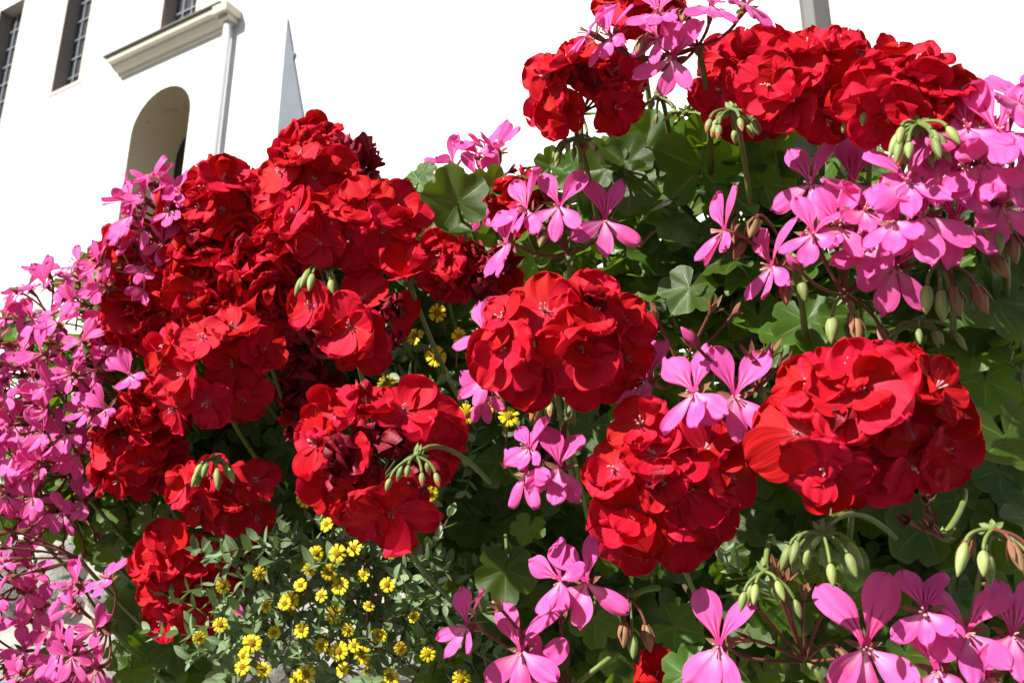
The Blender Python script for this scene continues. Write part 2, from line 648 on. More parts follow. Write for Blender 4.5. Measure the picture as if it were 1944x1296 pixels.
# arch reveal and the dark door in it
rv = MB()
D_AR = .62
n = len(arch)
rv.add([wp(t, z, .0) - B0 for t, z in arch] + [wp(t, z, -D_AR) - B0 for t, z in arch],
       [(i, i + 1, n + i + 1, n + i) for i in range(n - 1)], M['cream'])
av = link('arch_reveal', rv.data('arch_reveal', True), bld)
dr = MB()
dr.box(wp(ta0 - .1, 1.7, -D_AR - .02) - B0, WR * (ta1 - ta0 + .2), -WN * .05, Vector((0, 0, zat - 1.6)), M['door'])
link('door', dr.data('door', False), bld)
for i, (t0, t1, z0, z1) in enumerate(wins):
    wf = MB()
    dp = .17
    for (a, b) in (((t0, z0), (t0, z1)), ((t1, z0), (t1, z1)), ((t0, z0), (t1, z0)), ((t0, z1), (t1, z1))):
        wf.add([wp(*a) - B0, wp(*b) - B0, wp(*b, -dp) - B0, wp(*a, -dp) - B0], [(0, 1, 2, 3)],
               M['winrev_shade'] if a[0] == t0 and b[0] == t0 else M['pinkst'])  # left jamb's shade is painted in as a darker material
    wo = link('window', wf.data('window', False), bld)
    ps = MB()
    ps.box(wp(t0 - .01, z0 - .01, -dp) - B0, WR * (t1 - t0 + .02), -WN * .01, Vector((0, 0, z1 - z0 + .02)), M['glass'])
    link('pane', ps.data('pane', False), wo)
    br = MB()
    for k in range(1, 7):
        zz = z0 + (z1 - z0) * k / 7
        br.box(wp(t0, zz - .008, -dp + .025) - B0, WR * (t1 - t0), -WN * .02, Vector((0, 0, .016)), M['lead'])
    for k in range(0, 5):
        tt = t0 + (t1 - t0) * k / 4 - .008
        br.box(wp(tt, z0, -dp + .02) - B0, WR * .016, -WN * .018, Vector((0, 0, z1 - z0)), M['lead'])
    link('glazing_bars', br.data('glazing_bars', False), wo)
    su = MB()
    s_ = .045
    su.box(wp(t1, z0 - s_, .012) - B0, WR * s_, -WN * .03, Vector((0, 0, z1 - z0 + s_)), M['pinkst'])
    su.box(wp(t0 - s_, z0 - s_, .012) - B0, WR * s_, -WN * .03, Vector((0, 0, z1 - z0 + s_)), M['pinkst'])
    su.box(wp(t0, z0 - s_, .0125) - B0, WR * (t1 - t0), -WN * .03, Vector((0, 0, s_)), M['pinkst'])
    link('surround', su.data('surround', False), wo)
# cornice
tc0, zc = wall_tz(230, 150)
tc1 = wall_tz(434, 45)[0]
prof = [(0, 0), (.035, 0), (.045, .03), (.085, .045), (.125, .075), (.14, .10), (.19, .105), (.195, .165), (.0, .165)]
cm = MB()
k = len(prof)
vs = [wp(tc0 + (.0 if a == 0 else -.0) - a * .18, zc + b, a) - B0 for a, b in prof] + [wp(tc1 + a * .35, zc + b, a) - B0 for a, b in prof]
cm.add(vs, [(i, (i + 1) % k, k + (i + 1) % k, k + i) for i in range(k)] + [tuple(range(k))[::-1], tuple(range(k, 2 * k))], M['corn'])
co = link('cornice', cm.data('cornice', False), bld)
cp = MB()
cp.box(wp(tc0 - .07, zc + .167, 0) - B0, WR * (tc1 - tc0 + .16), WN * .225, Vector((0, 0, .022)), M['slate'])
link('slate_capping', cp.data('slate_capping', False), co)
# downpipe with a bracket
tp, zp = wall_tz(420, 160, .08)
dpz = MB()
dpz.tube([wp(tp, 1.7, .08) - B0, wp(tp, zc + .05, .08) - B0], .042, M['pipe'], 14)
pi_ = link('downpipe', dpz.data('downpipe'), bld)
bb = MB()
bb.box(wp(tp - .07, zc + .0, 0) - B0, WR * .14, WN * .16, Vector((0, 0, .05)), M['corn'])
bb.box(wp(tp - .10, zc + .051, 0) - B0, WR * .20, WN * .22, Vector((0, 0, .10)), M['corn'])
link('bracket', bb.data('bracket', False), pi_)
# thin grey wedge standing in for a spire's shadow cast on the wall
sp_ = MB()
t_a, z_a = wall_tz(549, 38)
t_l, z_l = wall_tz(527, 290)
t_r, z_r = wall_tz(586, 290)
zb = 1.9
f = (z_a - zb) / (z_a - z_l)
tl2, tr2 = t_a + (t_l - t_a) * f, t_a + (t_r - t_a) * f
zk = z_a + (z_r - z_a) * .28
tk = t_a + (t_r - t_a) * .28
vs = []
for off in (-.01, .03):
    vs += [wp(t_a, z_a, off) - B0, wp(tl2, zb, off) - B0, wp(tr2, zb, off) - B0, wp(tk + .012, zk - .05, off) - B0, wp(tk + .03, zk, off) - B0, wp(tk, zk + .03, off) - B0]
sp_.add(vs, [(5, 4, 3, 2, 1, 0), (6, 7, 8, 9, 10, 11)] + [(i, (i + 1) % 6, 6 + (i + 1) % 6, 6 + i) for i in range(6)], M['shadow_tone'])
link('shadow_wedge', sp_.data('shadow_wedge', False), bld)

# grey post on the terrace behind the flowers
pp0 = P(1547, 20, 3.3)
po = MB()
hw = .044
for k in range(1):
    vs = []
    for zz in (WALL_TOP - .05 - pp0.z, 2.2):
        for a in range(8):
            an = math.pi / 8 + a * math.pi / 4
            vs.append(Vector((math.cos(an) * hw, math.sin(an) * hw, zz)))
    po.add(vs, [(a, (a + 1) % 8, 8 + (a + 1) % 8, 8 + a) for a in range(8)] + [tuple(range(8, 16))], M['post'])
po.box(Vector((-.07, -.07, WALL_TOP - .06 - pp0.z)), Vector((.14, 0, 0)), Vector((0, .14, 0)), Vector((0, 0, .03)), M['post'])
tag(link('metal_post', po.data('metal_post', False), None, Matrix.Translation(pp0)),
    'plain grey metal post rising behind the large red flower head', 'post')


# ------------------------------------------------------------------ petals
def petal_mesh(name, mat, r, wide, base, nu=9, nv=8, rnd_tip=.45, tip_pow=2.4, cup=.12, bend=.15, ruff=.06, pleat=.03,
               notch=0.0, crumple=0.0, claw=0.0, peak=.62, rise=.85):
    """petal of length 1 along y, face to +z"""
    ph = [r.uniform(0, 6.28) for _ in range(6)]
    kf = r.choice((2, 2.5, 3))
    skew = r.uniform(-.08, .08)
    bend = bend * r.uniform(.4, 1.6)
    cup = cup * r.uniform(.3, 1.5)
    sd = Vector((r.uniform(0, 99), r.uniform(0, 99), 0))
    vs, uvs, fs = [], [], []
    for j in range(nv + 1):
        v = 1 - (1 - j / nv) ** 1.45
        for i in range(nu + 1):
            u = i / nu * 2 - 1
            L = 1 - rnd_tip * abs(u) ** tip_pow * v - notch * math.exp(-(u / .25) ** 2) * v ** 6
            L *= 1 + (.03 * math.sin(3.5 * u + ph[0]) + .015 * math.sin(8 * u + ph[1])) * v
            if v < peak:
                q = max(0, (v - claw) / (peak - claw))
                hw = base + (wide - base) * (math.sin(q * math.pi / 2) ** rise)
            else:
                hw = wide * (max(0.0, 1 - ((v - peak) / (1 - peak)) ** 2.3)) ** (1 / 2.3)
            y = v * L
            x = u * max(hw, .02) + skew * v * v
            zz = cup * (u * u - .35) * v * wide * 2 - bend * v * v * (1 if bend > 0 else 1)
            zz += ruff * v * v * math.sin(kf * math.pi * u + ph[2]) * (.3 + .7 * abs(u) + .5 * v * v)
            zz += pleat * v * math.sin(5.2 * math.pi * u + ph[3]) * (1 - .4 * v)
            if crumple:
                q = sd + Vector((x * 3, y * 3, 0))
                x += crumple * noise.noise(q)
                y += crumple * noise.noise(q + Vector((7, 3, 1))) - crumple * .6 * v
                zz += crumple * 1.6 * noise.noise(q + Vector((1, 8, 5))) + .35 * v * v
            vs.append((x, y, zz))
            uvs.append(((u + 1) / 2, v))
    for j in range(nv):
        for i in range(nu):
            q = j * (nu + 1) + i
            fs.append((q, q + 1, q + nu + 2, q + nu + 1))
    return mesh(name, vs, fs, mat, uvs)


R2 = random.Random(5)
RED = [petal_mesh('red_petal', M['red'], R2, R2.uniform(.47, .58), .06, rnd_tip=.08, bend=R2.uniform(-.12, .30), notch=R2.choice((0, 0, .05)),
                  ruff=R2.uniform(.03, .10), cup=R2.uniform(-.1, .3), pleat=R2.uniform(.012, .045), nu=13, nv=10) for _ in range(24)]
REDC = [petal_mesh('red_cupped_petal', M['red'], R2, .5, .07, rnd_tip=.08, bend=-.32, cup=.5, ruff=.05, nv=10) for _ in range(8)]
WILT = [petal_mesh('wilted_petal', M['wilt'], R2, .42, .07, bend=-.3, cup=.5, ruff=.14, crumple=.34, nu=9, nv=8) for _ in range(12)]
PKU = [petal_mesh('pink_upper_petal', M['pinku'], R2, R2.uniform(.225, .285), .045, claw=.13, rnd_tip=.05, peak=.68, rise=1.5, bend=R2.uniform(.05, .42), notch=R2.choice((0, .04)),
                  cup=R2.uniform(-.2, .4), ruff=.03, pleat=.012, nu=8, nv=11) for _ in range(14)]
PKL = [petal_mesh('pink_lower_petal', M['pinkl'], R2, R2.uniform(.19, .25), .038, claw=.08, rnd_tip=.05, peak=.66, rise=1.25, bend=R2.uniform(-.1, .28), notch=R2.choice((0, .04)),
                  cup=R2.uniform(-.3, .3), ruff=.03, pleat=.012, nu=8, nv=11) for _ in range(14)]


def frame_from(z, up):
    z = z.normalized()
    y = up - z * up.dot(z)
    if y.length < 1e-4:
        y = z.orthogonal()
    y.normalize()
    return y.cross(z), y, z


def petal_at(flower, mesh_, pos, X, Y, Z, phi, alpha, size, twist=0.0, inset=.0006, name='petal'):
    rho = X * math.cos(phi) + Y * math.sin(phi)
    d = Z * math.cos(alpha) + rho * math.sin(alpha)
    nrm = Z * math.sin(alpha) - rho * math.cos(alpha)
    if twist:
        x0 = d.cross(nrm)
        nrm = (nrm * math.cos(twist) + x0 * math.sin(twist)).normalized()
    x = d.cross(nrm)
    m = Matrix((x * size, d * size, nrm * size)).transposed().to_4x4()
    m.translation = pos + d * inset
    return link(name, mesh_, flower, m)


def stalk(mb, hub, pos, back, m, r0=.0009, r1=.0008, sag=.3):
    """pedicel from the hub to the back of a flower"""
    L = (pos - hub).length
    ctrl = pos + back * (L * .45)
    mb.tube(bez(hub, ctrl, pos, 6), [r0 * (1 - i / 6) + r1 * i / 6 for i in range(7)], m, 5, False)


def red_flower(head, r, pos, fdir, hub, size=.023, opened=1.0, wilt=0.0, roll=None):
    o = head.location
    pos, hub = pos - o, hub - o
    X, Y, Z = frame_from(fdir, Vector((r.uniform(-1, 1), r.uniform(-1, 1), r.uniform(-1, 1))) if roll is None else roll)
    mb = MB()
    stalk(mb, hub, pos - Z * .006, -Z, M['dstem'])
    for k in range(5):
        a = k * 2 * math.pi / 5
        d = Z * .75 + (X * math.cos(a) + Y * math.sin(a)) * .75
        mb.blade(pos - Z * .006, d, -Z, .010, .0035, M['gsepal'], .1, 3)
    for k in range(5):
        a = r.uniform(0, 6.28)
        t = r.uniform(.1, .5)
        d = (Z + (X * math.cos(a) + Y * math.sin(a)) * t).normalized()
        L = r.uniform(.004, .0075)
        mb.tube([pos - Z * .002, pos + d * L * .6, pos + d * L], [.0004, .0004, .0006], M['stamen'], 4)
    fl = link('flower', mb.data('red_flower'), head, None)
    n1 = 5
    ph = r.uniform(0, 6.28)
    w_ = wilt
    for k in range(n1):
        al = math.radians(r.uniform(64, 88)) * opened
        bad = r.random() < w_
        petal_at(fl, r.choice(WILT) if bad else r.choice(RED), pos, X, Y, Z, ph + k * 2 * math.pi / n1 + r.uniform(-.2, .2), al,
                 size * r.uniform(.9, 1.08) * (.85 if bad else 1), r.uniform(-.25, .25), inset=r.uniform(0, .001))
    for k in range(r.choice((0, 0, 1, 1, 2))):
        al = math.radians(r.uniform(40, 66)) * opened
        bad = r.random() < w_
        petal_at(fl, r.choice(WILT) if bad else r.choice(REDC if r.random() < .3 else RED), pos + Z * .0008, X, Y, Z, r.uniform(0, 6.28), al,
                 size * r.uniform(.62, .9), r.uniform(-.4, .4))
    return fl


def pink_flower(head, r, pos, fdir, up, hub, size=.026, fold=0.0):
    o = head.location
    pos, hub = pos - o, hub - o
    X, Y, Z = frame_from(fdir, up)
    mb = MB()
    stalk(mb, hub, pos - Z * .011, -Z * .9 - Y * .3, M['rstem'], .0010, .0011)
    mb.tube([pos - Z * .012, pos - Z * .005, pos], [.0011, .0022, .0016], M['sepal'], 6, False)
    for k in range(5):
        a = math.pi / 2 + k * 2 * math.pi / 5
        d = Z * r.uniform(.15, .6) + (X * math.cos(a) + Y * math.sin(a))
        mb.blade(pos - Z * .005, d, Z, r.uniform(.009, .0125), .0034, M['sepal'], -.1, 3)
    for k in range(4):
        a = r.uniform(0, 6.28)
        d = (Z + (X * math.cos(a) + Y * math.sin(a)) * .3 - Y * .3).normalized()
        mb.tube([pos - Z * .002, pos + d * .004, pos + d * .0075], [.00035, .00035, .0006], M['stamen'], 4)
    fl = link('flower', mb.data('pink_flower'), head, None)
    for s in (-1, 1):
        phi = math.pi / 2 + s * math.radians(r.uniform(15, 30))
        petal_at(fl, r.choice(PKU), pos, X, Y, Z, phi, math.radians(r.uniform(68, 96) - fold * 20), size * r.uniform(1.0, 1.14), r.uniform(-.35, .35) + s * .2)
    for k in (-1, 0, 1):
        phi = -math.pi / 2 + k * math.radians(r.uniform(38, 54)) + math.radians(r.uniform(-6, 6))
        petal_at(fl, r.choice(PKL), pos + Z * (.0004 * (1 - abs(k))), X, Y, Z, phi, math.radians(r.uniform(60, 84) - fold * 25), size * r.uniform(.9, 1.05), r.uniform(-.3, .3))
    return fl


def bud_part(head, r, base, tip_dir, hub, length=.013, rad=.0032, kind='g', name='bud', sag=.5):
    o = head.location
    base, hub = base - o, hub - o
    mb = MB()
    d = tip_dir.normalized()
    m = {'g': M['budg'], 'r': M['budr'], 'p': M['budp'], 'R': M['budg']}[kind]
    stalk(mb, hub, base, -d, M['stem'] if kind in 'gR' else M['rstem'], .0009, .0010)
    mb.spindle(base, d, length, rad, m, 8, 8, .42, M['budt'] if kind == 'R' else None)
    if kind in 'pr':
        a = d.orthogonal().normalized()
        for k in range(4):
            q = (Matrix.Rotation(k * 1.57, 3, d) @ a)
            mb.blade(base + q * rad * .5, d + q * .30, q, length * .75, .003, M['sepal'], .0, 3)
    return link(name, mb.data(name), head, None)


def spent_part(head, r, base, d, hub, size=.010, opened=.6):
    o = head.location
    base, hub = base - o, hub - o
    d = d.normalized()
    mb = MB()
    stalk(mb, hub, base, -d, M['rstem'], .0009, .0011)
    a = d.orthogonal().normalized()
    ph = r.uniform(0, 6)
    for k in range(5):
        q = Matrix.Rotation(ph + k * 2 * math.pi / 5, 3, d) @ a
        mb.blade(base, d + q * r.uniform(.3, 1.0) * opened * 1.6, -q, size * r.uniform(.8, 1.2), .0034, M['sepal'], .1, 4)
    mb.spindle(base - d * .001, d, size * .9, .0014, M['sepal'], 5, 4, .3)
    return link('spent_calyx', mb.data('spent_calyx'), head, None)


def hub_part(head, r, hub, base, ctrl=None, m='stem', rad=.0017, bracts=6):
    o = head.location
    hub, base = hub - o, base - o
    ctrl = (hub * .55 + base * .45 + UP * -.0 + Vector((r.uniform(-.02, .02), r.uniform(-.02, .02), -.02))) if ctrl is None else ctrl - o
    mb = MB()
    pts = bez(base, ctrl, hub, 9)
    mb.tube(pts, [rad * 1.1] * 4 + [rad] * 5 + [rad * 1.5], M[m], 8)
    d = (pts[-1] - pts[-2]).normalized()
    a = d.orthogonal().normalized()
    for k in range(bracts):
        q = Matrix.Rotation(k * 2 * math.pi / bracts + r.uniform(-.2, .2), 3, d) @ a
        mb.blade(hub - d * .001, q * 1.0 + d * r.uniform(-.8, .1), d, r.uniform(.005, .008), .003, M['gsepal'], -.2, 3)
    return link('stem', mb.data('stem'), head, None)


def cap_dirs(r, axis, n, spread):
    """n directions spread over a cap around axis"""
    X, Y, Z = frame_from(axis, UP)
    out = []
    ph = r.uniform(0, 6.28)
    for i in range(n):
        t = (i + .5) / n
        th = math.acos(1 - t * (1 - math.cos(spread)))
        a = ph + i * 2.39996 + r.uniform(-.25, .25)
        th += r.uniform(-.1, .1)
        out.append((Z * math.cos(th) + (X * math.cos(a) + Y * math.sin(a)) * math.sin(th)).normalized())
    return out


DEFBASE = Vector((0.03, 0.13, -0.05))


def red_head(label, px, py, rad_px, florets=None, n=13, axis=(0, .15), dd=0.0, wilt=0.0, size=.0208, seed=0, base=None, squash=(1, 1),
             spread=1.75, group=None, buds=0, opened=1.0):
    r = random.Random(seed * 77 + int(px) * 3 + int(py))
    D = depth(px) + dd
    R = rad_px / FPX * D
    c = P(px, py, D)
    ax = face(*axis)
    hub = c - ax * (R * .35) - Vector((0, 0, R * .35)) + FW * .006
    bs = hub + DEFBASE + Vector((r.uniform(-.02, .02), 0, 0)) if base is None else P(*base)
    head = empty('red_geranium_head', bs)
    tag(head, label, 'flower head', group or 'red geranium heads')
    hub_part(head, r, hub, bs, hub * .6 + bs * .4 + FW * -.01 + Vector((0, 0, -.01)))
    if florets:
        for q in florets:
            x, y, fx, fy, s = q[:5]
            x, y = px + (x - px) * .97, py + (y - py) * .95
            wl = q[5] if len(q) > 5 else wilt
            op = q[6] if len(q) > 6 else opened
            e = ((x - px) ** 2 + (y - py) ** 2) / (rad_px * 1.15) ** 2
            d = D + r.uniform(-.008, .008) - R * .7 * math.sqrt(max(0, 1 - e))
            red_flower(head, r, P(x, y, d), face(fx * .82 - .1, min(.85, fy * .85 + .12)), hub, size * s, op, wl)
    else:
        rf = max(R - size * .55, R * .5)
        for d in cap_dirs(r, ax, n + 2, spread):
            v = RT * (d.dot(RT) * squash[0]) + UP * (d.dot(UP) * squash[1]) + FW * d.dot(FW)
            red_flower(head, r, c + v * rf * r.uniform(.72, 1.28), (d + Vector((r.uniform(-.5, .4), r.uniform(-.5, .2), r.uniform(-.25, .55)))).normalized(),
                       hub, size * r.uniform(.82, 1.18), opened * r.uniform(.75, 1.05), wilt)
    for k in range(buds):
        a = r.uniform(0, 6.28)
        q = hub + (RT * math.cos(a) + UP * (math.sin(a) * .5 - .6) - FW * .6).normalized() * .02
        bud_part(head, r, q, Vector((r.uniform(-.3, .3), r.uniform(-.3, .1), -1)), hub, .012, .003, r.choice('gR'))
    return head


def pink_head(label, hub, florets=(), buds=(), spent=(), base=None, dd=0.0, seed=0, auto=None, size=.0235, group=None, fdd=-.012):
    """hub: px, py (, extra depth); florets: px, py, fx, fy, roll, size; buds: px, py, kind, length; spent: px, py, fx, fy"""
    r = random.Random(seed * 91 + int(hub[0]) * 5 + int(hub[1]))
    D = depth(hub[0]) + dd
    h = P(hub[0], hub[1], D)
    bs = h + DEFBASE if base is None else P(*base)
    head = empty('pink_geranium_head', bs)
    tag(head, label, 'flower head', group or 'pink geranium heads')
    hub_part(head, r, h, bs, h * .5 + bs * .5 + Vector((0, -.02, 0)))
    for q in florets:
        x, y, fx, fy, roll, s = q[:6]
        d = D + fdd + (q[6] if len(q) > 6 else 0) + r.uniform(-.006, .006)
        a = math.radians(roll)
        pink_flower(head, r, P(x, y, d), (face(fx - .05, min(.85, fy + .12)) + SUN * .22).normalized(), UP * math.cos(a) + RT * math.sin(a), h, size * s)
    for q in buds:
        x, y, kind, L = q[:4]
        b = P(x, y, D - .01 + r.uniform(-.008, .008))
        dr_ = (b - h).normalized() * .45 + Vector((0, 0, -1)) if kind != 'p' else (b - h).normalized() + Vector((0, 0, .5))
        bud_part(head, r, b, dr_, h, L, L * .21, kind)
    for q in spent:
        b = P(q[0], q[1], D - .008 + r.uniform(-.01, .01))
        spent_part(head, r, b, (b - h).normalized() + face(q[2], q[3]) * .5, h, .0125)
    if auto:
        n, ax, Lr, spread = auto
        for d in cap_dirs(r, face(*ax), n, spread):
            k = r.random()
            p = h + d * (Lr * r.uniform(.8, 1.1))
            fd = (d * .7 + face(-.15, .15) * .4 + SUN * .45 + Vector((r.uniform(-.35, .35), r.uniform(-.3, .3), r.uniform(-.3, .3)))).normalized()
            if k < .74:
                pink_flower(head, r, p, fd, UP + RT * r.uniform(-.9, .9), h, size * r.uniform(.8, 1.12), r.choice((0, 0, .3, .8, 1.4)))
            elif k < .87:
                bud_part(head, r, h + d * Lr * .7, d + Vector((0, 0, -.3)), h, .013, .0024, 'r')
            else:
                spent_part(head, r, h + d * Lr * .75, d, h)
    return head


def bud_head(label, px, py, n=8, dd=0.0, kinds='gR', L=.014, base=None, droop=1.0, seed=0, spread=.016, bent=None):
    r = random.Random(seed + int(px) * 7 + int(py))
    L, spread = L * .82, spread * .9
    D = depth(px) + dd
    h = P(px, py, D)
    bs = h + DEFBASE if base is None else P(*base)
    head = empty('geranium_bud_cluster', bs)
    tag(head, label, 'bud cluster', 'hanging geranium bud clusters')
    hub_part(head, r, h, bs, (h * .7 + bs * .3 + Vector((0, -.01, .02))) if bent is None else P(*bent), rad=.0015, bracts=8)
    for k in range(n):
        a = k * 2 * math.pi / n + r.uniform(-.25, .25)
        s = spread * r.uniform(.55, 1.1)
        b = h + RT * math.cos(a) * s - FW * math.sin(a) * s * .8 + Vector((0, 0, -r.uniform(.2, 1.0) * s * droop))
        bud_part(head, r, b, (b - h).normalized() * .55 + Vector((0, 0, -1.0 * droop)), h, L * r.uniform(.65, 1.0), L * .155, r.choice(kinds))
    return head


# ------------------------------------------------------------------ red heads
red_head('red head seen from its side on tall stalks above the shiny leaves', 1105, 165, 112, [
    (1045, 150, -.85, .25, 1.05), (1040, 200, -.9, -.15, 1.0), (1075, 120, -.5, .75, 1.0), (1125, 115, .1, .9, 1.05), (1165, 140, .6, .5, 1.0),
    (1180, 175, .8, .05, 1.0), (1165, 205, .6, -.5, .85), (1095, 150, -.2, .4, .75, .3, .6), (1130, 165, .3, .2, .85, .0, .7), (1065, 215, -.6, -.6, .8)],
    base=(1100, 330, .68), dd=-.01, seed=1, buds=3)
red_head('red blooms half hidden behind the topmost pink florets', 1215, 5, 75, n=8, axis=(0, .3), dd=.05, seed=2, base=(1240, 250, .72))
red_head('red blooms rising behind the bare umbrella of pink stalks', 1400, 150, 85, [
    (1380, 110, -.5, .4, .9), (1430, 100, 0, .6, 1.0), (1370, 175, -.7, -.1, .95), (1430, 165, -.2, 0, 1.0), (1400, 215, -.4, -.6, .9), (1455, 215, .1, -.6, .9),
    (1475, 130, .2, .3, 1.0)], dd=.035, seed=3, base=(1450, 320, .66))
red_head('broad scarlet head with open ruffled blooms in front of the metal post', 1555, 140, 100, [
    (1552, 125, -.05, .25, 1.1), (1490, 140, -.5, .1, 1.0), (1590, 88, .1, .8, .8), (1630, 115, .5, .45, .85), (1560, 195, .0, -.55, 1.0),
    (1615, 185, .4, -.35, .95), (1530, 95, -.3, .75, .8), (1505, 190, -.5, -.5, .9), (1570, 225, .1, -.85, .8), (1458, 165, -.6, -.2, .95)],
    dd=-.005, seed=4, base=(1560, 330, .62), buds=4)
red_head('scarlet head with dark shaded cup above hanging green buds', 1745, 175, 112, [
    (1688, 160, -.15, .25, 1.1), (1735, 125, .1, .75, .85), (1735, 195, .1, -.15, 1.0, 0, .75), (1795, 195, .55, .0, 1.0, 0, .7), (1830, 200, .9, .1, .8),
    (1700, 108, -.1, .85, .8), (1770, 235, .3, -.7, .85), (1690, 220, -.2, -.7, .95), (1780, 155, .4, .6, .85), (1805, 225, .7, -.5, .85), (1645, 200, -.5, -.5, .9)],
    seed=5, base=(1690, 360, .60))
red_head('small red tuft at the very peak of the red mass', 600, 285, 62, n=8, axis=(.0, .55), dd=.04, seed=7, size=.022)
red_head('withered dark red blooms beside the tuft at the peak', 672, 318, 42, n=6, axis=(.4, .3), dd=.045, wilt=1.0, seed=8, size=.019)
red_head('dense red head crowding the pink florets by the arch', 420, 395, 92, n=16, axis=(-.2, .3), dd=-.0, seed=9)
red_head('red head with a wide open bloom under the peak tuft', 575, 350, 85, [
    (600, 345, .05, .35, 1.1), (535, 330, -.4, .5, 1.0), (570, 300, -.1, .8, .9), (520, 375, -.6, .1, 1.0), (640, 320, .5, .5, .9), (565, 390, -.2, -.3, 1.0), (630, 380, .5, -.2, .9)],
    seed=10)
red_head('withered brownish red blooms sunk between bright heads', 460, 440, 55, n=8, axis=(.1, .1), dd=.03, wilt=.85, seed=11, size=.02)
red_head('wide scarlet head spreading towards the pale green shoot', 660, 415, 125, [
    (590, 425, -.35, .2, 1.1), (560, 405, -.6, .3, 1.0), (640, 400, -.1, .6, 1.0), (700, 395, .1, .5, 1.2), (755, 400, .5, .35, 1.15), (660, 455, 0, -.4, 1.1),
    (610, 460, -.3, -.5, 1.0), (730, 440, .4, -.3, 1.1), (690, 365, 0, .9, .9), (690, 480, .2, -.8, .9)], dd=-.02, seed=12)
red_head('red head behind pink florets at the edge of the red mass', 275, 500, 75, n=13, axis=(-.3, .3), dd=.02, seed=13)
red_head('ruffled red head under the sunken withered blooms', 400, 525, 90, n=15, axis=(-.1, .15), dd=-.01, seed=14, wilt=.06)
red_head('red head in the middle of the mass with pinkish worn petals', 505, 525, 75, n=12, axis=(.1, .1), dd=.0, seed=15, wilt=.2)
red_head('red head bordering the large pink cluster', 270, 610, 75, n=13, axis=(-.35, .1), dd=.0, seed=16)
red_head('red head squeezed above the brightest broad bloom', 420, 590, 65, n=10, axis=(0, .35), dd=-.01, seed=17)
red_head('largest bright red head of the mass with fanlike open blooms', 400, 690, 130, [
    (445, 690, .15, .05, 1.15), (350, 715, -.45, -.05, 1.2), (385, 640, -.1, .5, 1.05), (500, 665, .7, .1, 1.0), (395, 765, -.1, -.6, 1.05), (465, 755, .4, -.55, 1.0),
    (315, 660, -.7, .3, 1.0), (445, 620, .2, .75, 1.0), (330, 780, -.5, -.6, .9)], dd=-.04, seed=18)
red_head('tight round red head low beside the pink cluster', 272, 850, 92, n=17, axis=(-.15, .05), dd=-.01, seed=19)
red_head('loose ragged red head around a hanging bud cluster', 425, 945, 85, [
    (380, 960, -.4, -.3, .95), (430, 985, 0, -.5, .9), (485, 910, .5, .3, .9), (490, 985, .5, -.2, .75), (400, 900, -.4, .4, .8), (350, 920, -.6, .2, .95), (440, 930, .1, .1, .9)],
    dd=.0, seed=20)
red_head('shaded dark red head hanging lowest beside the yellow daisies', 345, 1110, 98, [
    (325, 1040, -.15, .4, 1.3), (285, 1060, -.6, .3, 1.1), (370, 1055, .4, .5, .9), (300, 1125, -.6, 0, 1.0), (350, 1120, 0, .1, 1.0), (405, 1120, .6, 0, 1.0),
    (310, 1180, -.4, -.5, .95), (370, 1175, .3, -.6, 1.0), (335, 1080, 0, .2, 1.0)], dd=.02, seed=21)
red_head('big single red bloom with withered petals above the daisies', 665, 605, 80, [
    (665, 620, -.1, .15, 1.2, 0, .85), (690, 570, .1, .6, 1.0, 0, .8), (690, 650, .2, -.3, 1.1), (590, 580, -.5, .2, 1.0), (745, 590, .6, .1, .95, .9), (610, 635, -.5, -.1, .8, .8), (740, 640, .5, -.4, .85, 1.0), (640, 655, -.2, -.5, .95, .3)],
    dd=-.03, seed=22)
red_head('half closed tulip shaped red bloom', 772, 515, 30, [(772, 530, .05, .75, 1.15, 0, .38)], dd=-.03, seed=23)
red_head('shaded dark red head behind the tulip shaped bloom', 845, 505, 62, n=9, axis=(.3, .0), dd=.10, seed=24)
red_head('withered dark red blooms in deep shade left of the daisies', 590, 770, 60, n=9, axis=(.1, -.1), dd=.09, wilt=.7, seed=25, size=.02)
red_head('withered crumpled blooms hanging under the big single bloom', 560, 650, 55, n=8, axis=(-.1, -.2), dd=.04, wilt=.85, seed=26, size=.019)
red_head('large round red head with a crumpled fading centre above the daisies', 705, 880, 152, [
    (600, 840, -.75, .1, 1.1), (640, 785, -.4, .6, 1.1), (695, 765, 0, .8, 1.0, .3), (770, 775, .4, .65, 1.1), (822, 795, .75, .4, 1.2), (625, 920, -.6, -.4, 1.15),
    (680, 965, -.2, -.7, 1.2), (745, 975, .15, -.75, 1.5), (790, 900, .7, -.2, 1.1, .4), (700, 825, 0, .3, 1.0, 1.0), (660, 860, -.3, .1, 1.0, .75), (745, 845, .3, .2, 1.0, .7),
    (700, 890, 0, -.1, 1.0, .6), (830, 850, .85, .0, .95), (660, 910, -.3, -.2, 1.0, .4)], dd=-.08, seed=27)
red_head('vivid red head overlapping pink petals in the middle of the bed', 1052, 640, 165, [
    (960, 665, -.5, -.1, 1.15), (1035, 590, -.1, .5, 1.15), (1105, 665, .15, -.05, 1.2), (1180, 610, .65, .3, .95), (1005, 715, -.25, -.6, 1.0), (1120, 715, .1, -.7, 1.1),
    (1128, 565, .3, .75, .85, 0, .6), (1185, 680, .8, -.25, 1.0), (1075, 625, 0, .15, 1.0), (955, 605, -.6, .5, .9), (1130, 600, .3, .5, .9, .3)], dd=-.05, seed=28, buds=5)
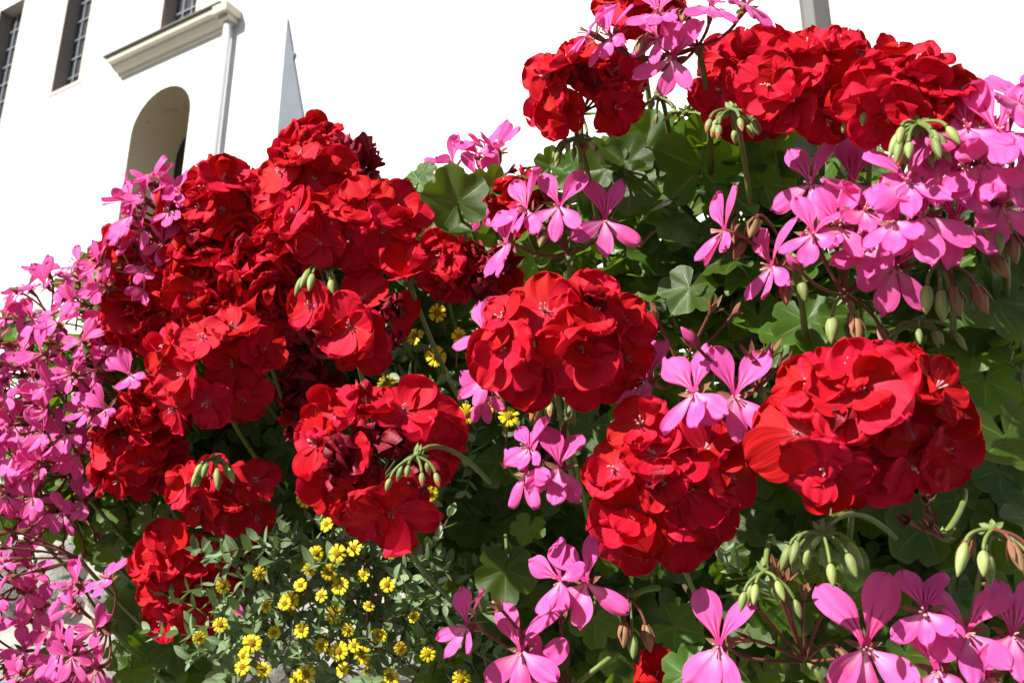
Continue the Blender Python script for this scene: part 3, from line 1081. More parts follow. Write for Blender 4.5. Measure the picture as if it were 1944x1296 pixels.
red_head('glowing red head with round flat blooms under the white pink floret', 1268, 930, 158, [
    (1205, 975, -.2, -.15, 1.25), (1308, 930, .1, .05, 1.15), (1340, 850, .35, .35, 1.1), (1165, 890, -.55, .35, 1.0), (1290, 1010, .2, -.65, 1.1), (1385, 905, .75, .0, 1.0),
    (1240, 860, -.1, .55, .95), (1215, 800, -.2, .5, .85), (1190, 1030, -.3, -.7, 1.0), (1340, 980, .55, -.5, 1.0), (1255, 920, 0, .2, .8, .4)], dd=-.02, seed=29)
red_head('largest scarlet head with a tattered centre among the dark leaves', 1640, 805, 205, [
    (1632, 739, .0, .4, 1.30), (1515, 826, -.45, 0, 1.22), (1645, 875, .0, -.5, 1.22), (1765, 793, .5, .1, 1.17), (1535, 735, -.5, .55, 0.99), (1715, 711, .4, .65, 0.99),
    (1790, 858, .75, -.3, 1.08), (1700, 801, .2, .1, 0.90, .5), (1560, 891, -.3, -.7, 1.08), (1600, 813, -.1, 0, 0.81, .6), (1780, 735, .7, .5, 0.90), (1730, 883, .4, -.7, 0.99), (1600, 694, -.1, .85, 0.81)],
    dd=-.02, seed=30)
red_head('loose red blooms between the pink cluster and the ruffled red head', 335, 550, 62, n=7, axis=(-.1, .2), dd=.0, seed=41)
red_head('loose red blooms tucked under the wide scarlet head', 545, 470, 58, n=6, axis=(.0, .1), dd=.0, seed=42)
red_head('small red blooms beside the crumpled withered blooms', 495, 615, 50, n=6, axis=(.2, .1), dd=-.01, seed=43)
red_head('red blooms linking the largest bright head to the round low head', 300, 770, 50, n=6, axis=(-.2, .1), dd=-.02, seed=44)
red_head('small red blooms behind the pink umbel near the pale shoot', 985, 385, 48, n=6, axis=(.0, .2), dd=.07, seed=31, size=.02)
red_head('half hidden red bloom below the lone round leaf', 1245, 1278, 32, [(1245, 1290, 0, .7, 1.0, 0, .45)], dd=.0, seed=32)
red_head('dim red bloom in shadow under the ragged red head', 470, 1075, 45, n=5, axis=(0, 0), dd=.12, seed=33, size=.02)
red_head('withered red blooms in shadow behind the pink umbel', 925, 520, 45, n=5, axis=(0, 0), dd=.12, seed=34, size=.018, wilt=.7)

# ------------------------------------------------------------------ pink heads
pink_head('pink umbel of five open florets beside the bright green leaves', (1080, 485), [
    (1148, 418, .15, .05, 4, 1.05), (1062, 392, .0, .05, 2, 1.0), (1000, 398, -.65, .15, -12, 1.05), (962, 462, -.8, -.05, -25, 1.0)],
    [(1035, 440, 'r', .014)], base=(1085, 660, .70), dd=-.02)
pink_head('pink florets spread on bare dark stalks over the shiny leaves', (1495, 480), [
    (1376, 438, -.9, .05, -25, .95), (1466, 505, -.85, -.1, -32, 1.0), (1540, 350, -.35, .25, -8, 1.05), (1618, 345, .15, .3, 8, 1.1)],
    [(1435, 415, 'r', .015), (1490, 530, 'r', .016), (1520, 530, 'g', .014), (1410, 455, 'r', .014)], base=(1530, 690, .62), dd=-.01)
pink_head('pink umbel on long red stalks radiating above the scarlet head', (1602, 560), [
    (1545, 445, -.35, .2, 0, .9), (1648, 460, -.4, .1, -5, 1.05), (1700, 505, .05, -.3, 15, 1.1), (1590, 430, -.1, .2, 5, .9), (1640, 400, .2, .3, 5, .85)],
    [(1520, 515, 'p', .012), (1670, 620, 'r', .014), (1580, 600, 'g', .016), (1620, 600, 'r', .016)], base=(1640, 720, .62), dd=-.02)
pink_head('fullest pink umbel with drooping buds below it', (1790, 495), [
    (1752, 412, -.2, .05, -12, 1.2), (1812, 420, .2, .05, 8, 1.15), (1722, 345, -.2, .35, -6, 1.05), (1780, 350, .1, .4, 6, 1.1), (1700, 420, -.5, .15, -12, 1.0)],
    [(1760, 540, 'g', .016), (1785, 550, 'g', .017), (1810, 545, 'r', .016), (1850, 540, 'r', .016), (1880, 480, 'r', .016)], base=(1800, 720, .60), dd=-.02)
pink_head('pink umbel leaning against the shaded end of the scarlet head', (1890, 380), [
    (1838, 245, -.35, .3, -8, 1.1), (1892, 250, .0, .3, 4, 1.15), (1935, 195, .2, .5, 10, 1.05), (1868, 310, -.1, .1, -4, 1.1), (1925, 330, .4, .05, 18, 1.1), (1835, 320, -.5, .1, -14, 1.0),
    (1900, 390, .3, -.3, 10, .95)],
    [(1890, 430, 'g', .016), (1915, 440, 'r', .017), (1875, 420, 'g', .015), (1935, 430, 'r', .016)], base=(1900, 640, .58), dd=-.01)
pink_head('highest pink umbel, florets on an umbrella of thin dark stalks', (1325, 88), [
    (1160, 70, -.6, .2, -8, .95), (1120, 62, -.85, .2, -18, .85), (1250, 25, -.25, .3, -5, .95), (1278, 112, -.2, -.35, 15, 1.1), (1352, 12, .2, .4, 5, .95), (1418, 8, .5, .3, 12, .85), (1250, 75, -.4, .1, -6, .85)],
    [(1225, 70, 'r', .015), (1300, 20, 'r', .013)], base=(1350, 330, .66), dd=-.005, size=.0215)
pink_head('two pink florets, one nearly white below, over the glowing red head', (1440, 735), [
    (1395, 752, .1, .0, 2, 1.1), (1318, 745, -.4, .05, -22, 1.1)], [(1325, 660, 'p', .014)], [(1428, 690, -.1, .5), (1455, 685, .2, .6), (1475, 700, .4, .5)],
    base=(1480, 860, .68), dd=-.03)
pink_head('shaded magenta floret hanging beside the vivid red head', (1290, 700), [(1228, 722, -.7, .1, -8, 1.05)], (), [(1345, 600, 0, .6), (1385, 605, .1, .6), (1250, 610, -.5, .4)],
          base=(1330, 830, .74), dd=.01)
pink_head('pink petals peeping out behind the vivid red head', (945, 690), [(918, 632, -.3, .2, -4, .95), (925, 715, -.45, 0, -10, 1.0), (920, 750, -.4, -.3, -18, .8)], dd=.0, base=(960, 820, .76))
pink_head('pink florets over the dark leaves under the vivid red head', (1075, 800), [
    (1062, 888, .05, .05, 3, 1.05), (1000, 895, -.5, .05, -30, 1.0), (1005, 850, -.4, .4, -14, .8)], (), (), base=(1080, 700, .74), dd=-.03)
pink_head('pink pair of florets hanging alone in dark shade', (1195, 1132), [(1112, 1105, -.3, .1, -12, 1.2), (1065, 1100, -.75, -.1, -62, 1.05)],
          [(1185, 1180, 'r', .015), (1225, 1185, 'r', .016), (1200, 1200, 'g', .015)], base=(1250, 1115, .66), dd=-.01)
pink_head('pink florets lowest beside the yellow daisies', (1085, 1305), [(990, 1235, -.25, .1, -15, 1.25), (888, 1188, -.75, .1, -2, 1.0), (1015, 1290, .0, -.2, 10, 1.1)],
          (), [(955, 1160, -.2, .5), (1065, 1185, .2, .4), (1040, 1250, 0, .2)], base=(1170, 1240, .66), dd=-.01)
pink_head('bare red calyces and one large pink floret on radiating stalks', (1530, 1255), [(1366, 1225, -.55, .1, -5, 1.15), (1643, 1228, .05, .05, 0, 1.5, -.03)],
          [(1590, 1230, 'r', .014)], [(1440, 1155, -.2, .5), (1490, 1110, 0, .6), (1430, 1215, -.4, 0), (1525, 1140, .1, .6), (1560, 1165, .2, .5), (1470, 1090, -.1, .7)],
          base=(1570, 1330, .58), dd=-.005)
pink_head('crowded pink umbel below the hanging furry buds', (1820, 1330), [
    (1756, 1160, -.25, .25, -8, .95), (1836, 1200, .0, .15, 2, 1.08), (1778, 1272, -.2, .1, -5, .95), (1922, 1205, .2, .15, 8, 1.08), (1872, 1285, .1, .1, 5, .95)], (), (), base=(1860, 1380, .56), dd=-.01)
pink_head('pink umbel in front of the shaded arch', (312, 415), auto=(15, (-.55, .25), .032, 1.5), dd=-.02, size=.020, seed=2)
pink_head('pink umbel seen against the white wall by the pale green shoot', (915, 355), auto=(10, (0, .55), .030, 1.35), dd=.12, size=.024, seed=3)
L_ = 'pink umbel on the side of the pink cluster away from the red mass'
for i, (x, y, n, ax, Lr, dd, lab) in enumerate((
    (95, 600, 10, (-.4, .55), .042, .02, 'loose pink umbel with thin stalks against the white wall'),
    (185, 570, 10, (.0, .5), .036, .0, 'pink umbel standing highest in the crowded pink cluster'),
    (255, 520, 9, (-.1, .5), .030, -.02, 'pink umbel leaning over the edge of the red mass'),
    (60, 680, 13, (-.3, .2), .040, .0, 'pink umbel just under the loose umbel with thin stalks'), (160, 680, 12, (-.1, .1), .036, -.03, 'pink umbel in the pink cluster just above its bare dark stalks'),
    (235, 745, 11, (-.6, .2), .044, -.02, 'pink umbel whose stalks fan out beside the red mass'), (30, 770, 12, (-.2, .0), .036, -.01, L_),
    (120, 800, 12, (-.2, .0), .038, -.03, 'pink umbel in the pink cluster just under its bare dark stalks'), (50, 890, 12, (-.2, -.1), .038, -.01, L_),
    (130, 900, 10, (-.3, -.1), .034, -.01, 'pink umbel beside the tight round red head'),
    (40, 985, 8, (-.3, -.1), .032, .0, 'pink umbel above the bare stalks in front of the stone wall'),
    (205, 1185, 10, (-.75, .05), .048, -.03, 'pink umbel on fanned stalks in front of the sunlit stone'),
    (30, 1110, 10, (-.1, .2), .036, -.02, 'pink umbel low against the stone wall under the bare stalks'),
    (30, 1235, 10, (-.2, .1), .036, -.02, 'lowest pink umbel against the stone wall'),
    (110, 1250, 8, (-.1, -.2), .034, -.03, 'pink umbel hanging before the stone wall under the fanned stalks'))):
    pink_head(lab, (x, y), auto=(n, ax, Lr, 1.4), dd=dd, seed=40 + i, size=.0205)
# bare stalks with shed calyces in front of the stone wall
for i, (hx, hy, lab, tgt) in enumerate((
    (150, 1060, 'bare umbel of dark red stalks in front of the stone wall', [(30, 1010), (20, 1040), (50, 1060), (60, 1030), (90, 1080), (40, 1090)]),
    (110, 950, 'bare umbel of stalks behind the pink umbels above the stone', [(60, 1000), (80, 1010), (120, 1030), (180, 1010), (160, 1040)]),
    (175, 730, 'bare dark umbel of stalks within the pink cluster', [(80, 700), (100, 720), (90, 745), (70, 760), (120, 690)]))):
    pink_head(lab, (hx, hy), spent=[(x, y, -.4, 0) for x, y in tgt], dd=-.02, seed=70 + i, group='bare umbels of stalks')

# ------------------------------------------------------------------ bud clusters
bud_head('pale green starry buds drooping under the side-on red head', 1095, 262, 10, -.02, 'g', .013, seed=1)
bud_head('green and red buds drooping from a thick stalk above the leaves', 1388, 208, 9, -.03, 'gRR', .015, base=(1425, 390, .62), seed=2, bent=(1400, 200, .60))
bud_head('hanging green buds with one red tip between scarlet and pink heads', 1742, 235, 12, -.04, 'gggR', .018, seed=3)
bud_head('green bud cluster hanging over the red mass', 605, 505, 8, -.06, 'g', .022, base=(560, 500, .86), seed=4, spread=.012)
bud_head('green bud cluster over the loose ragged red head', 405, 870, 8, -.05, 'g', .021, seed=5, spread=.014)
bud_head('small green bud cluster resting on the round red head', 790, 865, 6, -.12, 'gR', .015, base=(930, 915, .70), seed=6, spread=.018)
bud_head('dark bud cluster under the vivid red head', 1045, 745, 8, -.02, 'gR', .018, seed=7)
bud_head('sunlit green buds above the bare red calyces', 1562, 1010, 10, -.05, 'g', .019, seed=8, spread=.018, base=(1700, 1020, .66))
bud_head('pair of slim green buds beside the bare red calyces', 1452, 1085, 6, -.04, 'g', .018, seed=9, base=(1470, 1030, .66), spread=.014)
bud_head('furry bud cluster with reddish sepals against dark leaves', 1885, 1005, 8, -.05, 'gr', .022, seed=10, spread=.020)
bud_head('small dark buds against the white wall behind the topmost stalks', 1250, 185, 7, .03, 'gR', .010, seed=11, base=(1280, 330, .70))
bud_head('green buds standing against the white wall above the dark leaves', 1305, 215, 7, .03, 'g', .010, seed=12, base=(1330, 330, .70), droop=.3)
bud_head('slim green buds hanging among the leaves under the fullest umbel', 1745, 610, 6, .0, 'g', .014, seed=13, spread=.02)
bud_head('red tipped buds under the broad scarlet head', 1655, 200, 5, -.03, 'gR', .013, seed=14, spread=.02)
sc_ = pink_head('star shaped shed calyces on thin red stalks in dark shade', (1790, 1020), spent=[(1725, 990, -.1, .2), (1770, 1000, 0, .3), (1760, 960, .1, .6)], dd=.02, base=(1830, 930, .64), seed=5,
                group='bare umbels of stalks')


# ------------------------------------------------------------------ leaves
def geranium_leaf(r, fold=.3, stalk_len=1.6, nt_=45, nr=5):
    """five-lobed leaf of radius ~1, face to +z, tip to +y, stalk going down behind it"""
    ph = r.uniform(0, 6)
    deep = r.uniform(.13, .24)
    cupv = r.uniform(-.10, .30)
    wob = r.uniform(.05, .14)
    tilt = r.uniform(-.2, .2)
    mb = MB()
    vs, uvs, fs = [(0, 0, 0)], [(0, 0)], []
    gap = .42
    for j in range(1, nr + 1):
        rr = j / nr
        for i in range(nt_ + 1):
            u = i / nt_
            a = math.pi / 2 + (u - .5) * (2 * math.pi - gap)
            lob = abs(math.sin(math.pi * 5 * u)) ** .55
            R = (1 - deep * 1.5 + deep * 1.5 * lob) * (1 + .10 * math.cos(a - math.pi / 2)) * (1 + .025 * math.sin(26 * math.pi * u))
            R *= .95 - .10 * abs(u - .5) * 2
            q = R * (rr if j < nr else 1)
            zz = cupv * q * q + fold * .35 * q * (abs(math.cos(math.pi * 5 * u)) - .5) * rr + wob * q * q * math.sin(2 * a + ph) + tilt * .2 * q * math.cos(a)
            zz += .05 * q * q * math.sin(7 * a + ph * 2)
            vs.append((q * math.cos(a), q * math.sin(a), zz))
            uvs.append((u, rr))
    m = nt_ + 1
    for i in range(nt_):
        fs.append((0, 1 + i, 2 + i))
    for j in range(nr - 1):
        for i in range(nt_):
            q = 1 + j * m + i
            fs.append((q, q + m, q + m + 1, q + 1))
    mb.add(vs, fs, M['leaf'], uvs)
    L = stalk_len
    mb.tube(bez(Vector((0, 0, -.01)), Vector((0, -.3 * L, -.25 * L)), Vector((r.uniform(-.3, .3), -.5 * L, -L)), 5), [.045, .045, .05, .05, .055, .06], M['stem'], 5, False)
    return mb.data('geranium_leaf')


R3 = random.Random(21)
LEAVES = [geranium_leaf(R3, R3.uniform(.1, .5)) for _ in range(14)]
DEEP = [geranium_leaf(R3, R3.uniform(.1, .5), 1.6, 20, 2) for _ in range(8)]


def place_leaf(plant, r, pos, nrm, tip, size, name='leaf'):
    X, Y, Z = frame_from(nrm, tip)
    m = Matrix((X * size, Y * size, Z * size)).transposed().to_4x4()
    m.translation = pos - plant.location
    return link(name, r.choice(LEAVES), plant, m)


def inpoly(x, y, poly):
    c = False
    j = len(poly) - 1
    for i in range(len(poly)):
        if (poly[i][1] > y) != (poly[j][1] > y) and x < (poly[j][0] - poly[i][0]) * (y - poly[i][1]) / (poly[j][1] - poly[i][1]) + poly[i][0]:
            c = not c
        j = i
    return c


def leafy_plant(label, root, poly, n, d0, d1, size, seed, special=(), up=.55, stems=10, deep=150, dpoly=None):
    r = random.Random(seed)
    rp = P(*root)
    plant = empty('ivy_geranium_plant', rp)
    tag(plant, label, 'plant', 'ivy geranium plants')
    xs = [p[0] for p in poly]
    ys = [p[1] for p in poly]
    k = 0
    while k < n:
        x, y = r.uniform(min(xs), max(xs)), r.uniform(min(ys), max(ys))
        if not inpoly(x, y, poly):
            continue
        k += 1
        D = depth(x) + r.uniform(d0, d1)
        nm = Vector((r.uniform(-.8, .7), r.uniform(-1.0, .05) - (.5 if up < .2 else 0), r.uniform(-.1, 1.0) + up - .2)).normalized()
        if up > .2:
            nm = (nm + SUN * 1.0).normalized()
        tip = Vector((r.uniform(-1, 1), r.uniform(-1, .2), r.uniform(-1, .3)))
        place_leaf(plant, r, P(x, y, D), nm, tip, size * r.uniform(.6, 1.25))
    mass = MB()
    k = 0
    dp = dpoly or poly
    xs2, ys2 = [p[0] for p in dp], [p[1] for p in dp]
    while k < deep:
        x, y = r.uniform(min(xs2), max(xs2)), r.uniform(min(ys2), max(ys2))
        if not inpoly(x, y, dp):
            continue
        k += 1
        me = r.choice(DEEP)
        X, Y, Z = frame_from(Vector((r.uniform(-.7, .7), r.uniform(-1, -.4), r.uniform(-.5, .6))), Vector((r.uniform(-1, 1), r.uniform(-1, .2), r.uniform(-1, .3))))
        s_ = size * r.uniform(.9, 1.4)
        q = P(x, y, depth(x) + d1 * r.uniform(.85, 1.1)) - rp
        mass.add([q + X * (v.co.x * s_) + Y * (v.co.y * s_) + Z * (v.co.z * s_) for v in me.vertices], [tuple(f.vertices) for f in me.polygons], M['leaf'],
                 [(.3, .3)] * len(me.vertices))
    tag(link('leaf_mass', mass.data('leaf_mass'), plant), kind='stuff')
    for (x, y, dd, fx, fy, roll, s) in special:
        a = math.radians(roll)
        place_leaf(plant, r, P(x, y, depth(x) + dd), face(fx, fy), UP * math.cos(a) + RT * math.sin(a), s)
    for i in range(stems):
        while True:
            x, y = r.uniform(min(xs), max(xs)), r.uniform(min(ys), max(ys))
            if inpoly(x, y, poly):
                break
        e = P(x, y, depth(x) + (d0 + d1) * .5)
        mb = MB()
        mb.tube(bez(Vector((0, 0, 0)), (e - rp) * .5 + Vector((r.uniform(-.05, .05), 0, r.uniform(-.04, .06))), e - rp, 10), [.004 - .0022 * q / 10 for q in range(11)], M['wood'], 6)
        link('woody_stem', mb.data('woody_stem'), plant)
    return plant


leafy_plant('glossy sunlit ivy geranium foliage below the tall red and pink heads', (1500, 760, .86),
            [(1000, 330), (1180, 270), (1330, 275), (1450, 250), (1600, 290), (2000, 420), (2000, 740), (1180, 700), (1000, 470)], 300, .03, .17, .0180, 1, (
    (1225, 285, .05, -.2, .1, 10, .026), (1150, 320, .03, -.1, .3, -30, .020), (1185, 310, .035, .1, .5, 20, .020), (1330, 320, .045, .1, -.2, 0, .034), (1290, 290, .06, -.4, .0, -20, .026),
    (1470, 285, .05, -.1, .2, 10, .028), (1450, 350, .045, .1, .0, 30, .020), (1400, 380, .04, -.1, .4, 0, .018), (1310, 545, .02, -.1, .55, 200, .0205), (1190, 360, .03, -.2, .3, 40, .022),
    (1275, 425, .03, .2, .7, 150, .019), (1090, 330, .05, -.2, .2, 0, .018), (1045, 315, .06, 0, 0, 0, .013), (1200, 520, .05, -.2, .3, 140, .022), (1250, 470, .06, .1, .4, 190, .024), (1530, 610, .03, -.1, .5, 170, .024),
    (1500, 640, .03, -.2, .5, 150, .022), (1620, 600, .04, 0, .5, 200, .022), (1890, 570, .02, .1, .45, 170, .024), (1850, 640, .03, -.1, .5, 190, .021), (1740, 560, .05, 0, .4, 160, .022), (1440, 600, .05, 0, .6, 180, .020),
    (1560, 540, .06, -.2, .5, 170, .020), (1680, 640, .05, .1, .5, 200, .020), (1920, 480, .05, .1, .4, 170, .022), (1210, 430, .06, 0, .3, 160, .022), (1360, 450, .07, -.2, .2, 150, .022)), deep=240, stems=14)
leafy_plant('dark ivy geranium foliage around the largest scarlet head', (1800, 1000, .84),
            [(1450, 680), (2000, 600), (2000, 1330), (1450, 1330), (1380, 1000)], 220, .15, .30, .022, 2, (
    (1910, 830, .01, .1, .6, 170, .026), (1870, 720, .04, .0, .5, 190, .022), (1560, 1085, .0, 0, .5, 180, .012), (1600, 1060, .02, .2, .5, 160, .017), (1580, 940, .03, -.1, .5, 170, .014), (1500, 1090, .04, 0, .4, 200, .014),
    (1640, 1120, .04, 0, .5, 170, .016), (1930, 1130, .02, 0, .5, 170, .02), (1720, 1240, .02, .2, .5, 170, .015)), deep=330, up=-.35, stems=8)
leafy_plant('shadowed ivy geranium foliage under the glowing red head', (1200, 950, .92),
            [(830, 760), (1200, 690), (1460, 740), (1540, 1330), (800, 1330)], 190, .18, .31, .023, 3, (
    (1005, 1000, .0, -.1, .65, 190, .0135), (1300, 1280, -.03, -.25, .35, 10, .0155), (1195, 775, .02, .0, .5, 170, .016), (1215, 690, .03, 0, .3, 150, .016), (1400, 1270, -.01, .1, .6, 190, .013), (1450, 1275, .0, 0, .6, 170, .012),
    (1130, 1170, .05, -.1, .2, 180, .02), (960, 1080, .08, -.1, .1, 180, .026)), deep=330, up=-.35, stems=8)
leafy_plant('dark ivy geranium foliage behind the red mass and daisies', (700, 720, 1.0),
            [(480, 460), (700, 490), (820, 370), (1000, 420), (1040, 800), (900, 1000), (520, 1080), (430, 800)], 210, .13, .26, .024, 4, (
    (868, 385, .02, .05, .05, -15, .0265), (795, 345, .03, -.2, .6, 10, .014), (800, 330, .035, -.4, .5, 60, .012), (930, 360, .05, .3, .3, 20, .017), (800, 380, .04, -.1, .3, 170, .016), (865, 430, .03, .1, .6, 180, .013)), deep=300, up=-.35, stems=9)
leafy_plant('shadowed foliage hanging between pink cluster and low red heads', (330, 880, 1.08),
            [(170, 780), (330, 560), (480, 600), (520, 1000), (430, 1320), (250, 1320), (230, 1100), (150, 1030)], 190, .12, .23, .022, 5, (
    (190, 1010, .0, 0, .5, 180, .014), (210, 1040, .0, -.1, .5, 200, .016), (215, 1245, .0, -.2, .4, 60, .015), (250, 1270, .02, .1, .2, 160, .02), (290, 985, .03, 0, .2, 180, .02)), deep=260, up=-.35, stems=8)
leafy_plant('foliage showing through the crowded pink cluster', (120, 900, 1.12),
            [(20, 620), (180, 500), (300, 480), (330, 640), (240, 1000), (-20, 1000), (-20, 720)], 130, .05, .13, .018, 6, (
    (185, 485, .01, -.2, .3, 10, .010), (95, 1245, -.02, .1, .3, 180, .012), (90, 1280, -.02, 0, .5, 170, .010)), stems=6)
leafy_plant('foliage hidden within the red mass by the arch', (480, 620, 1.06),
            [(260, 540), (360, 420), (560, 380), (700, 440), (760, 520), (620, 640), (300, 640)], 90, .09, .18, .020, 7, stems=5)


# ------------------------------------------------------------------ yellow daisies in their trailing plant
def dleaf_mesh(r):
    mb = MB()
    mb.blade((0, 0, 0), (0, 1, 0), (0, 0, 1), 1.0, r.uniform(.42, .58), M['dleaf'], r.uniform(-.35, .35), 6)
    return mb.data('trailing_leaf')


DL = [dleaf_mesh(R3) for _ in range(10)]
tr_root = P(660, 1000, 1.10)
trail = empty('trailing_daisy_plant', tr_root)
tag(trail, 'trailing plant with small silvery green leaves under the round red head', 'plant')
r = random.Random(99)
patch = [(470, 1040), (560, 1000), (700, 1010), (800, 1030), (880, 1090), (900, 1296), (400, 1296), (380, 1180)]
patch2 = [(720, 600), (860, 590), (900, 760), (980, 760), (960, 830), (830, 980), (740, 760)]
rest = MB()
nleaf = 0
tips = []


def trail_stem(x, y, d, steps, spread):
    global nleaf
    p = P(x, y, d)
    dirv = Vector((r.uniform(-1, 1), r.uniform(-.9, .1), r.uniform(-.5, .9))).normalized()
    pts = [p.copy()]
    tw = r.uniform(0, 3)
    for s in range(steps):
        p = p + dirv * .0105
        dirv = (dirv + Vector((r.uniform(-.3, .3), r.uniform(-.3, .3), r.uniform(-.25, .35)))).normalized()
        pts.append(p.copy())
        a = dirv.orthogonal().normalized()
        a = Matrix.Rotation(tw + s * 1.57, 3, dirv) @ a
        for sg in (-1, 1):
            ld = (a * sg + dirv * .55 + Vector((0, -.1, .25))).normalized()
            X, Y, Z = frame_from((dirv + Vector((-.3, -.3, .8))), ld)
            Y2 = ld
            Z2 = (Z - Y2 * Z.dot(Y2)).normalized()
            X2 = Y2.cross(Z2)
            sz = r.uniform(.012, .020) * (1 - .3 * s / steps)
            me = r.choice(DL)
            if nleaf < 300:
                m = Matrix((X2 * sz, Y2 * sz, Z2 * sz)).transposed().to_4x4()
                m.translation = p - tr_root
                link('leaf', me, trail, m)
            else:
                o = p - tr_root
                rest.add([o + X2 * (v.co.x * sz) + Y2 * (v.co.y * sz) + Z2 * (v.co.z * sz) for v in me.vertices],
                         [tuple(q.vertices) for q in me.polygons], M['dleaf'], [(.5, .5)] * len(me.vertices))
            nleaf += 1
    mb = MB()
    mb.tube([q - tr_root for q in pts], .0006, M['rstem'] if r.random() < .4 else M['stem'], 5)
    link('stem', mb.data('trailing_stem'), trail)
    tips.append(pts[-1])


def scatter(poly, n, d0, d1, steps):
    xs = [p[0] for p in poly]
    ys = [p[1] for p in poly]
    k = 0
    while k < n:
        x, y = r.uniform(min(xs), max(xs)), r.uniform(min(ys), max(ys))
        if inpoly(x, y, poly):
            k += 1
            trail_stem(x, y, r.uniform(d0, d1), r.randint(*steps), 1)


scatter(patch, 40, .79, .86, (3, 5))
scatter(patch2, 8, .80, .87, (2, 5))
scatter(patch, 150, .82, .97, (3, 5))
scatter(patch2, 22, .86, .95, (2, 4))
scatter([(80, 600), (300, 600), (300, 1000), (180, 1060), (120, 900)], 12, 1.0, 1.05, (2, 4))
scatter([(1380, 1000), (1500, 1000), (1500, 1296), (1300, 1296)], 5, .68, .72, (2, 3))
tag(link('leaf_mass', rest.data('trailing_leaf_mass'), trail), kind='stuff')


def daisy_meshes(r):
    ra = MB()
    n = r.choice((10, 11, 12))
    for k in range(n):
        a = k * 2 * math.pi / n + r.uniform(-.1, .1)
        d = Vector((math.cos(a), math.sin(a), r.uniform(-.05, .3)))
        o = d * .32
        x = Vector((-math.sin(a), math.cos(a), 0))
        L = r.uniform(.55, .7)
        vs = []
        for t, hw in ((0, .07), (.35, .15), (.75, .17), (.95, .12)):
            for u in (-1, 0, 1):
                vs.append(o + d * (L * t) + x * (u * hw) + Vector((0, 0, -.05 * abs(u) + .02 - .12 * t * t)))
        vs[-2] = vs[-2] - d * .07
        ra.add(vs, [(i * 3 + j, i * 3 + j + 1, i * 3 + j + 4, i * 3 + j + 3) for i in range(3) for j in range(2)], M['yel'])
    di = MB()
    vs = [(0, 0, .22)]
    fs = []
    for j in range(1, 4):
        for k in range(10):
            a = k * .6283
            rr = .42 * j / 3
            vs.append((rr * math.cos(a), rr * math.sin(a), .22 * (1 - (j / 3) ** 2) + (.04 if k % 2 else 0)))
    for k in range(10):
        fs.append((0, 1 + k, 1 + (k + 1) % 10))
        for j in range(2):
            a0 = 1 + j * 10
            fs.append((a0 + k, a0 + 10 + k, a0 + 10 + (k + 1) % 10, a0 + (k + 1) % 10))
    di.add(vs, fs, M['yeld'])
    return ra.data('daisy_rays'), di.data('daisy_disc')


DA = [daisy_meshes(R3) for _ in range(6)]


def daisy(px, py, d, fx, fy, s, label, group):
    p = P(px, py, d)
    z_ = face(fx, fy)
    X, Y, Z = frame_from(z_, Vector((r.uniform(-1, 1), r.uniform(-1, 1), 1)))
    bs = p - Z * .022 + FW * .02 + Vector((0, 0, -.015))
    h = empty('yellow_daisy', bs)
    tag(h, label, 'daisy', group)
    a, b = r.choice(DA)
    m = Matrix((X * s, Y * s, Z * s)).transposed().to_4x4()
    m.translation = p - bs
    link('ray_petals', a, h, m)
    link('disc', b, h, m.copy())
    mb = MB()
    mb.tube(bez(Vector((0, 0, 0)), p - bs - Z * .012, p - bs - Z * .0005, 5), .0007, M['rstem'], 5)
    mb.spindle(p - bs - Z * .005, Z, .0052, .0034, M['gsepal'], 7, 4, .6)
    link('stem', mb.data('daisy_stem'), h)


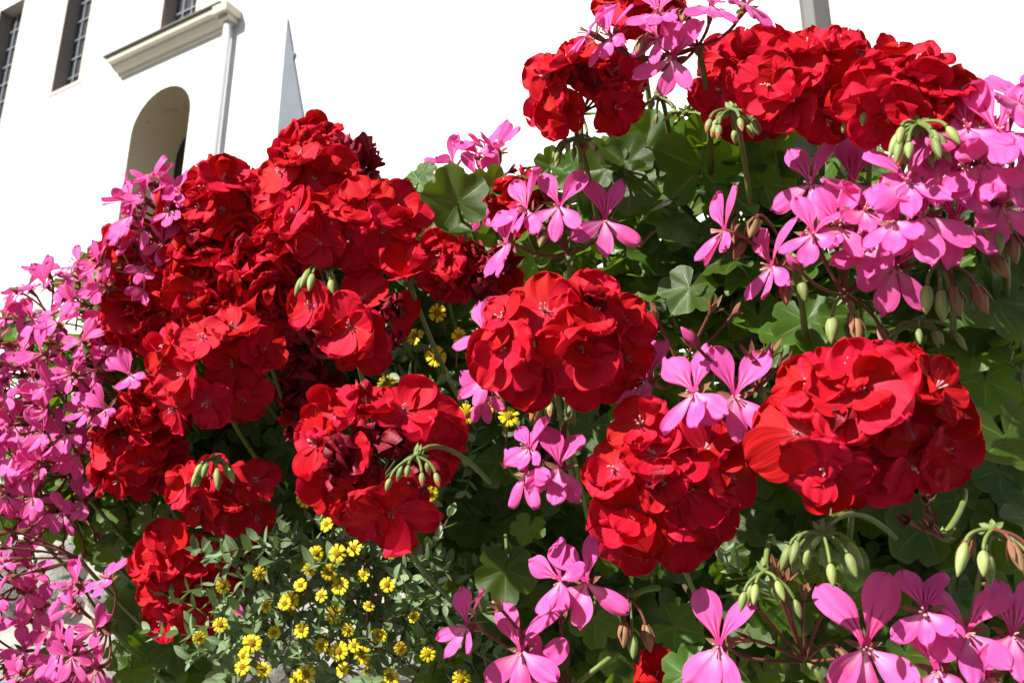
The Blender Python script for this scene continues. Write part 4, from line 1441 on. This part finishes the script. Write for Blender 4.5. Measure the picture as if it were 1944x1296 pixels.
GD = 'yellow daisies of the trailing plant'
LD = 'small yellow daisy in the mat of silvery leaves under the round red head'
for x, y, s in ((640, 1050, 1.1), (672, 1040, 1), (620, 995, .9), (742, 1048, .9), (625, 1085, 1), (645, 1112, 1.15), (588, 1080, .8), (492, 1088, .8), (423, 1112, .9),
                (550, 1140, 1.1), (540, 1145, .8), (634, 1165, 1.15), (572, 1195, .9), (478, 1220, 1.1), (462, 1245, .9), (642, 1235, 1.2), (672, 1225, .8), (688, 1243, 1.1),
                (720, 1205, 1), (735, 1110, .9), (580, 1280, 1.2), (562, 1288, .9), (740, 1285, 1.1), (812, 1240, .9), (418, 1185, .9), (378, 1210, .8), (660, 1195, .8),
                (875, 1288, 1.1), (460, 1265, .9), (785, 1170, .7),
                (505, 1150, .8), (600, 1050, .9), (690, 1090, .8), (610, 1130, .8), (700, 1150, .7), (520, 1200, .8), (610, 1225, .9), (760, 1230, .8), (500, 1270, .9), (650, 1270, .9), (700, 1275, .8), (570, 1110, .8)):
    daisy(x, y, r.uniform(.765, .80), r.uniform(-.5, .4), r.uniform(0, .7), .0070 * s, LD, GD)
for x, y, s, lab in ((830, 594, 1.0, 'orange yellow daisy in shade above the other small daisies'), (788, 638, 1.0, 'yellow daisy beside the withered petals of the big single bloom'),
                     (828, 677, 1.15, 'brightest yellow daisy facing out left of the pink petals'), (733, 727, .9, 'yellow daisy just above the round red head'),
                     (872, 638, .8, 'orange yellow daisy half hidden by pink petals'), (885, 785, 1.0, 'yellow daisy under the pink petals by the vivid red head'),
                     (938, 765, .9, 'yellow daisy hanging just under the vivid red head'), (966, 790, 1.0, 'round orange yellow daisy below the vivid red head'),
                     (815, 936, 1.0, 'yellow daisy beside the small buds on the round red head'), (580, 945, 1.05, 'yellow daisy peeking out at the edge of the round red head'),
                     (1120, 745, .9, 'yellow daisy tucked beneath the vivid red head')):
    daisy(x, y, .80 if x < 850 else .72, r.uniform(-.4, .3), r.uniform(-.1, .5), .0078 * s, lab, GD)

# a few fallen petals caught in the leaves
for (x, y, d, lab) in ((468, 1175, .83, 'pale pink petal fallen beside the yellow daisies'), (705, 1168, .83, 'thin pale petal fallen among the silvery leaves')):
    X, Y, Z = frame_from(face(.1, .3), UP + RT * r.uniform(-1, 1))
    m = Matrix((X * .016, Y * .016, Z * .016)).transposed().to_4x4()
    m.translation = P(x, y, d)
    tag(link('fallen_petal', PKL[1], None, m), lab, 'petal')
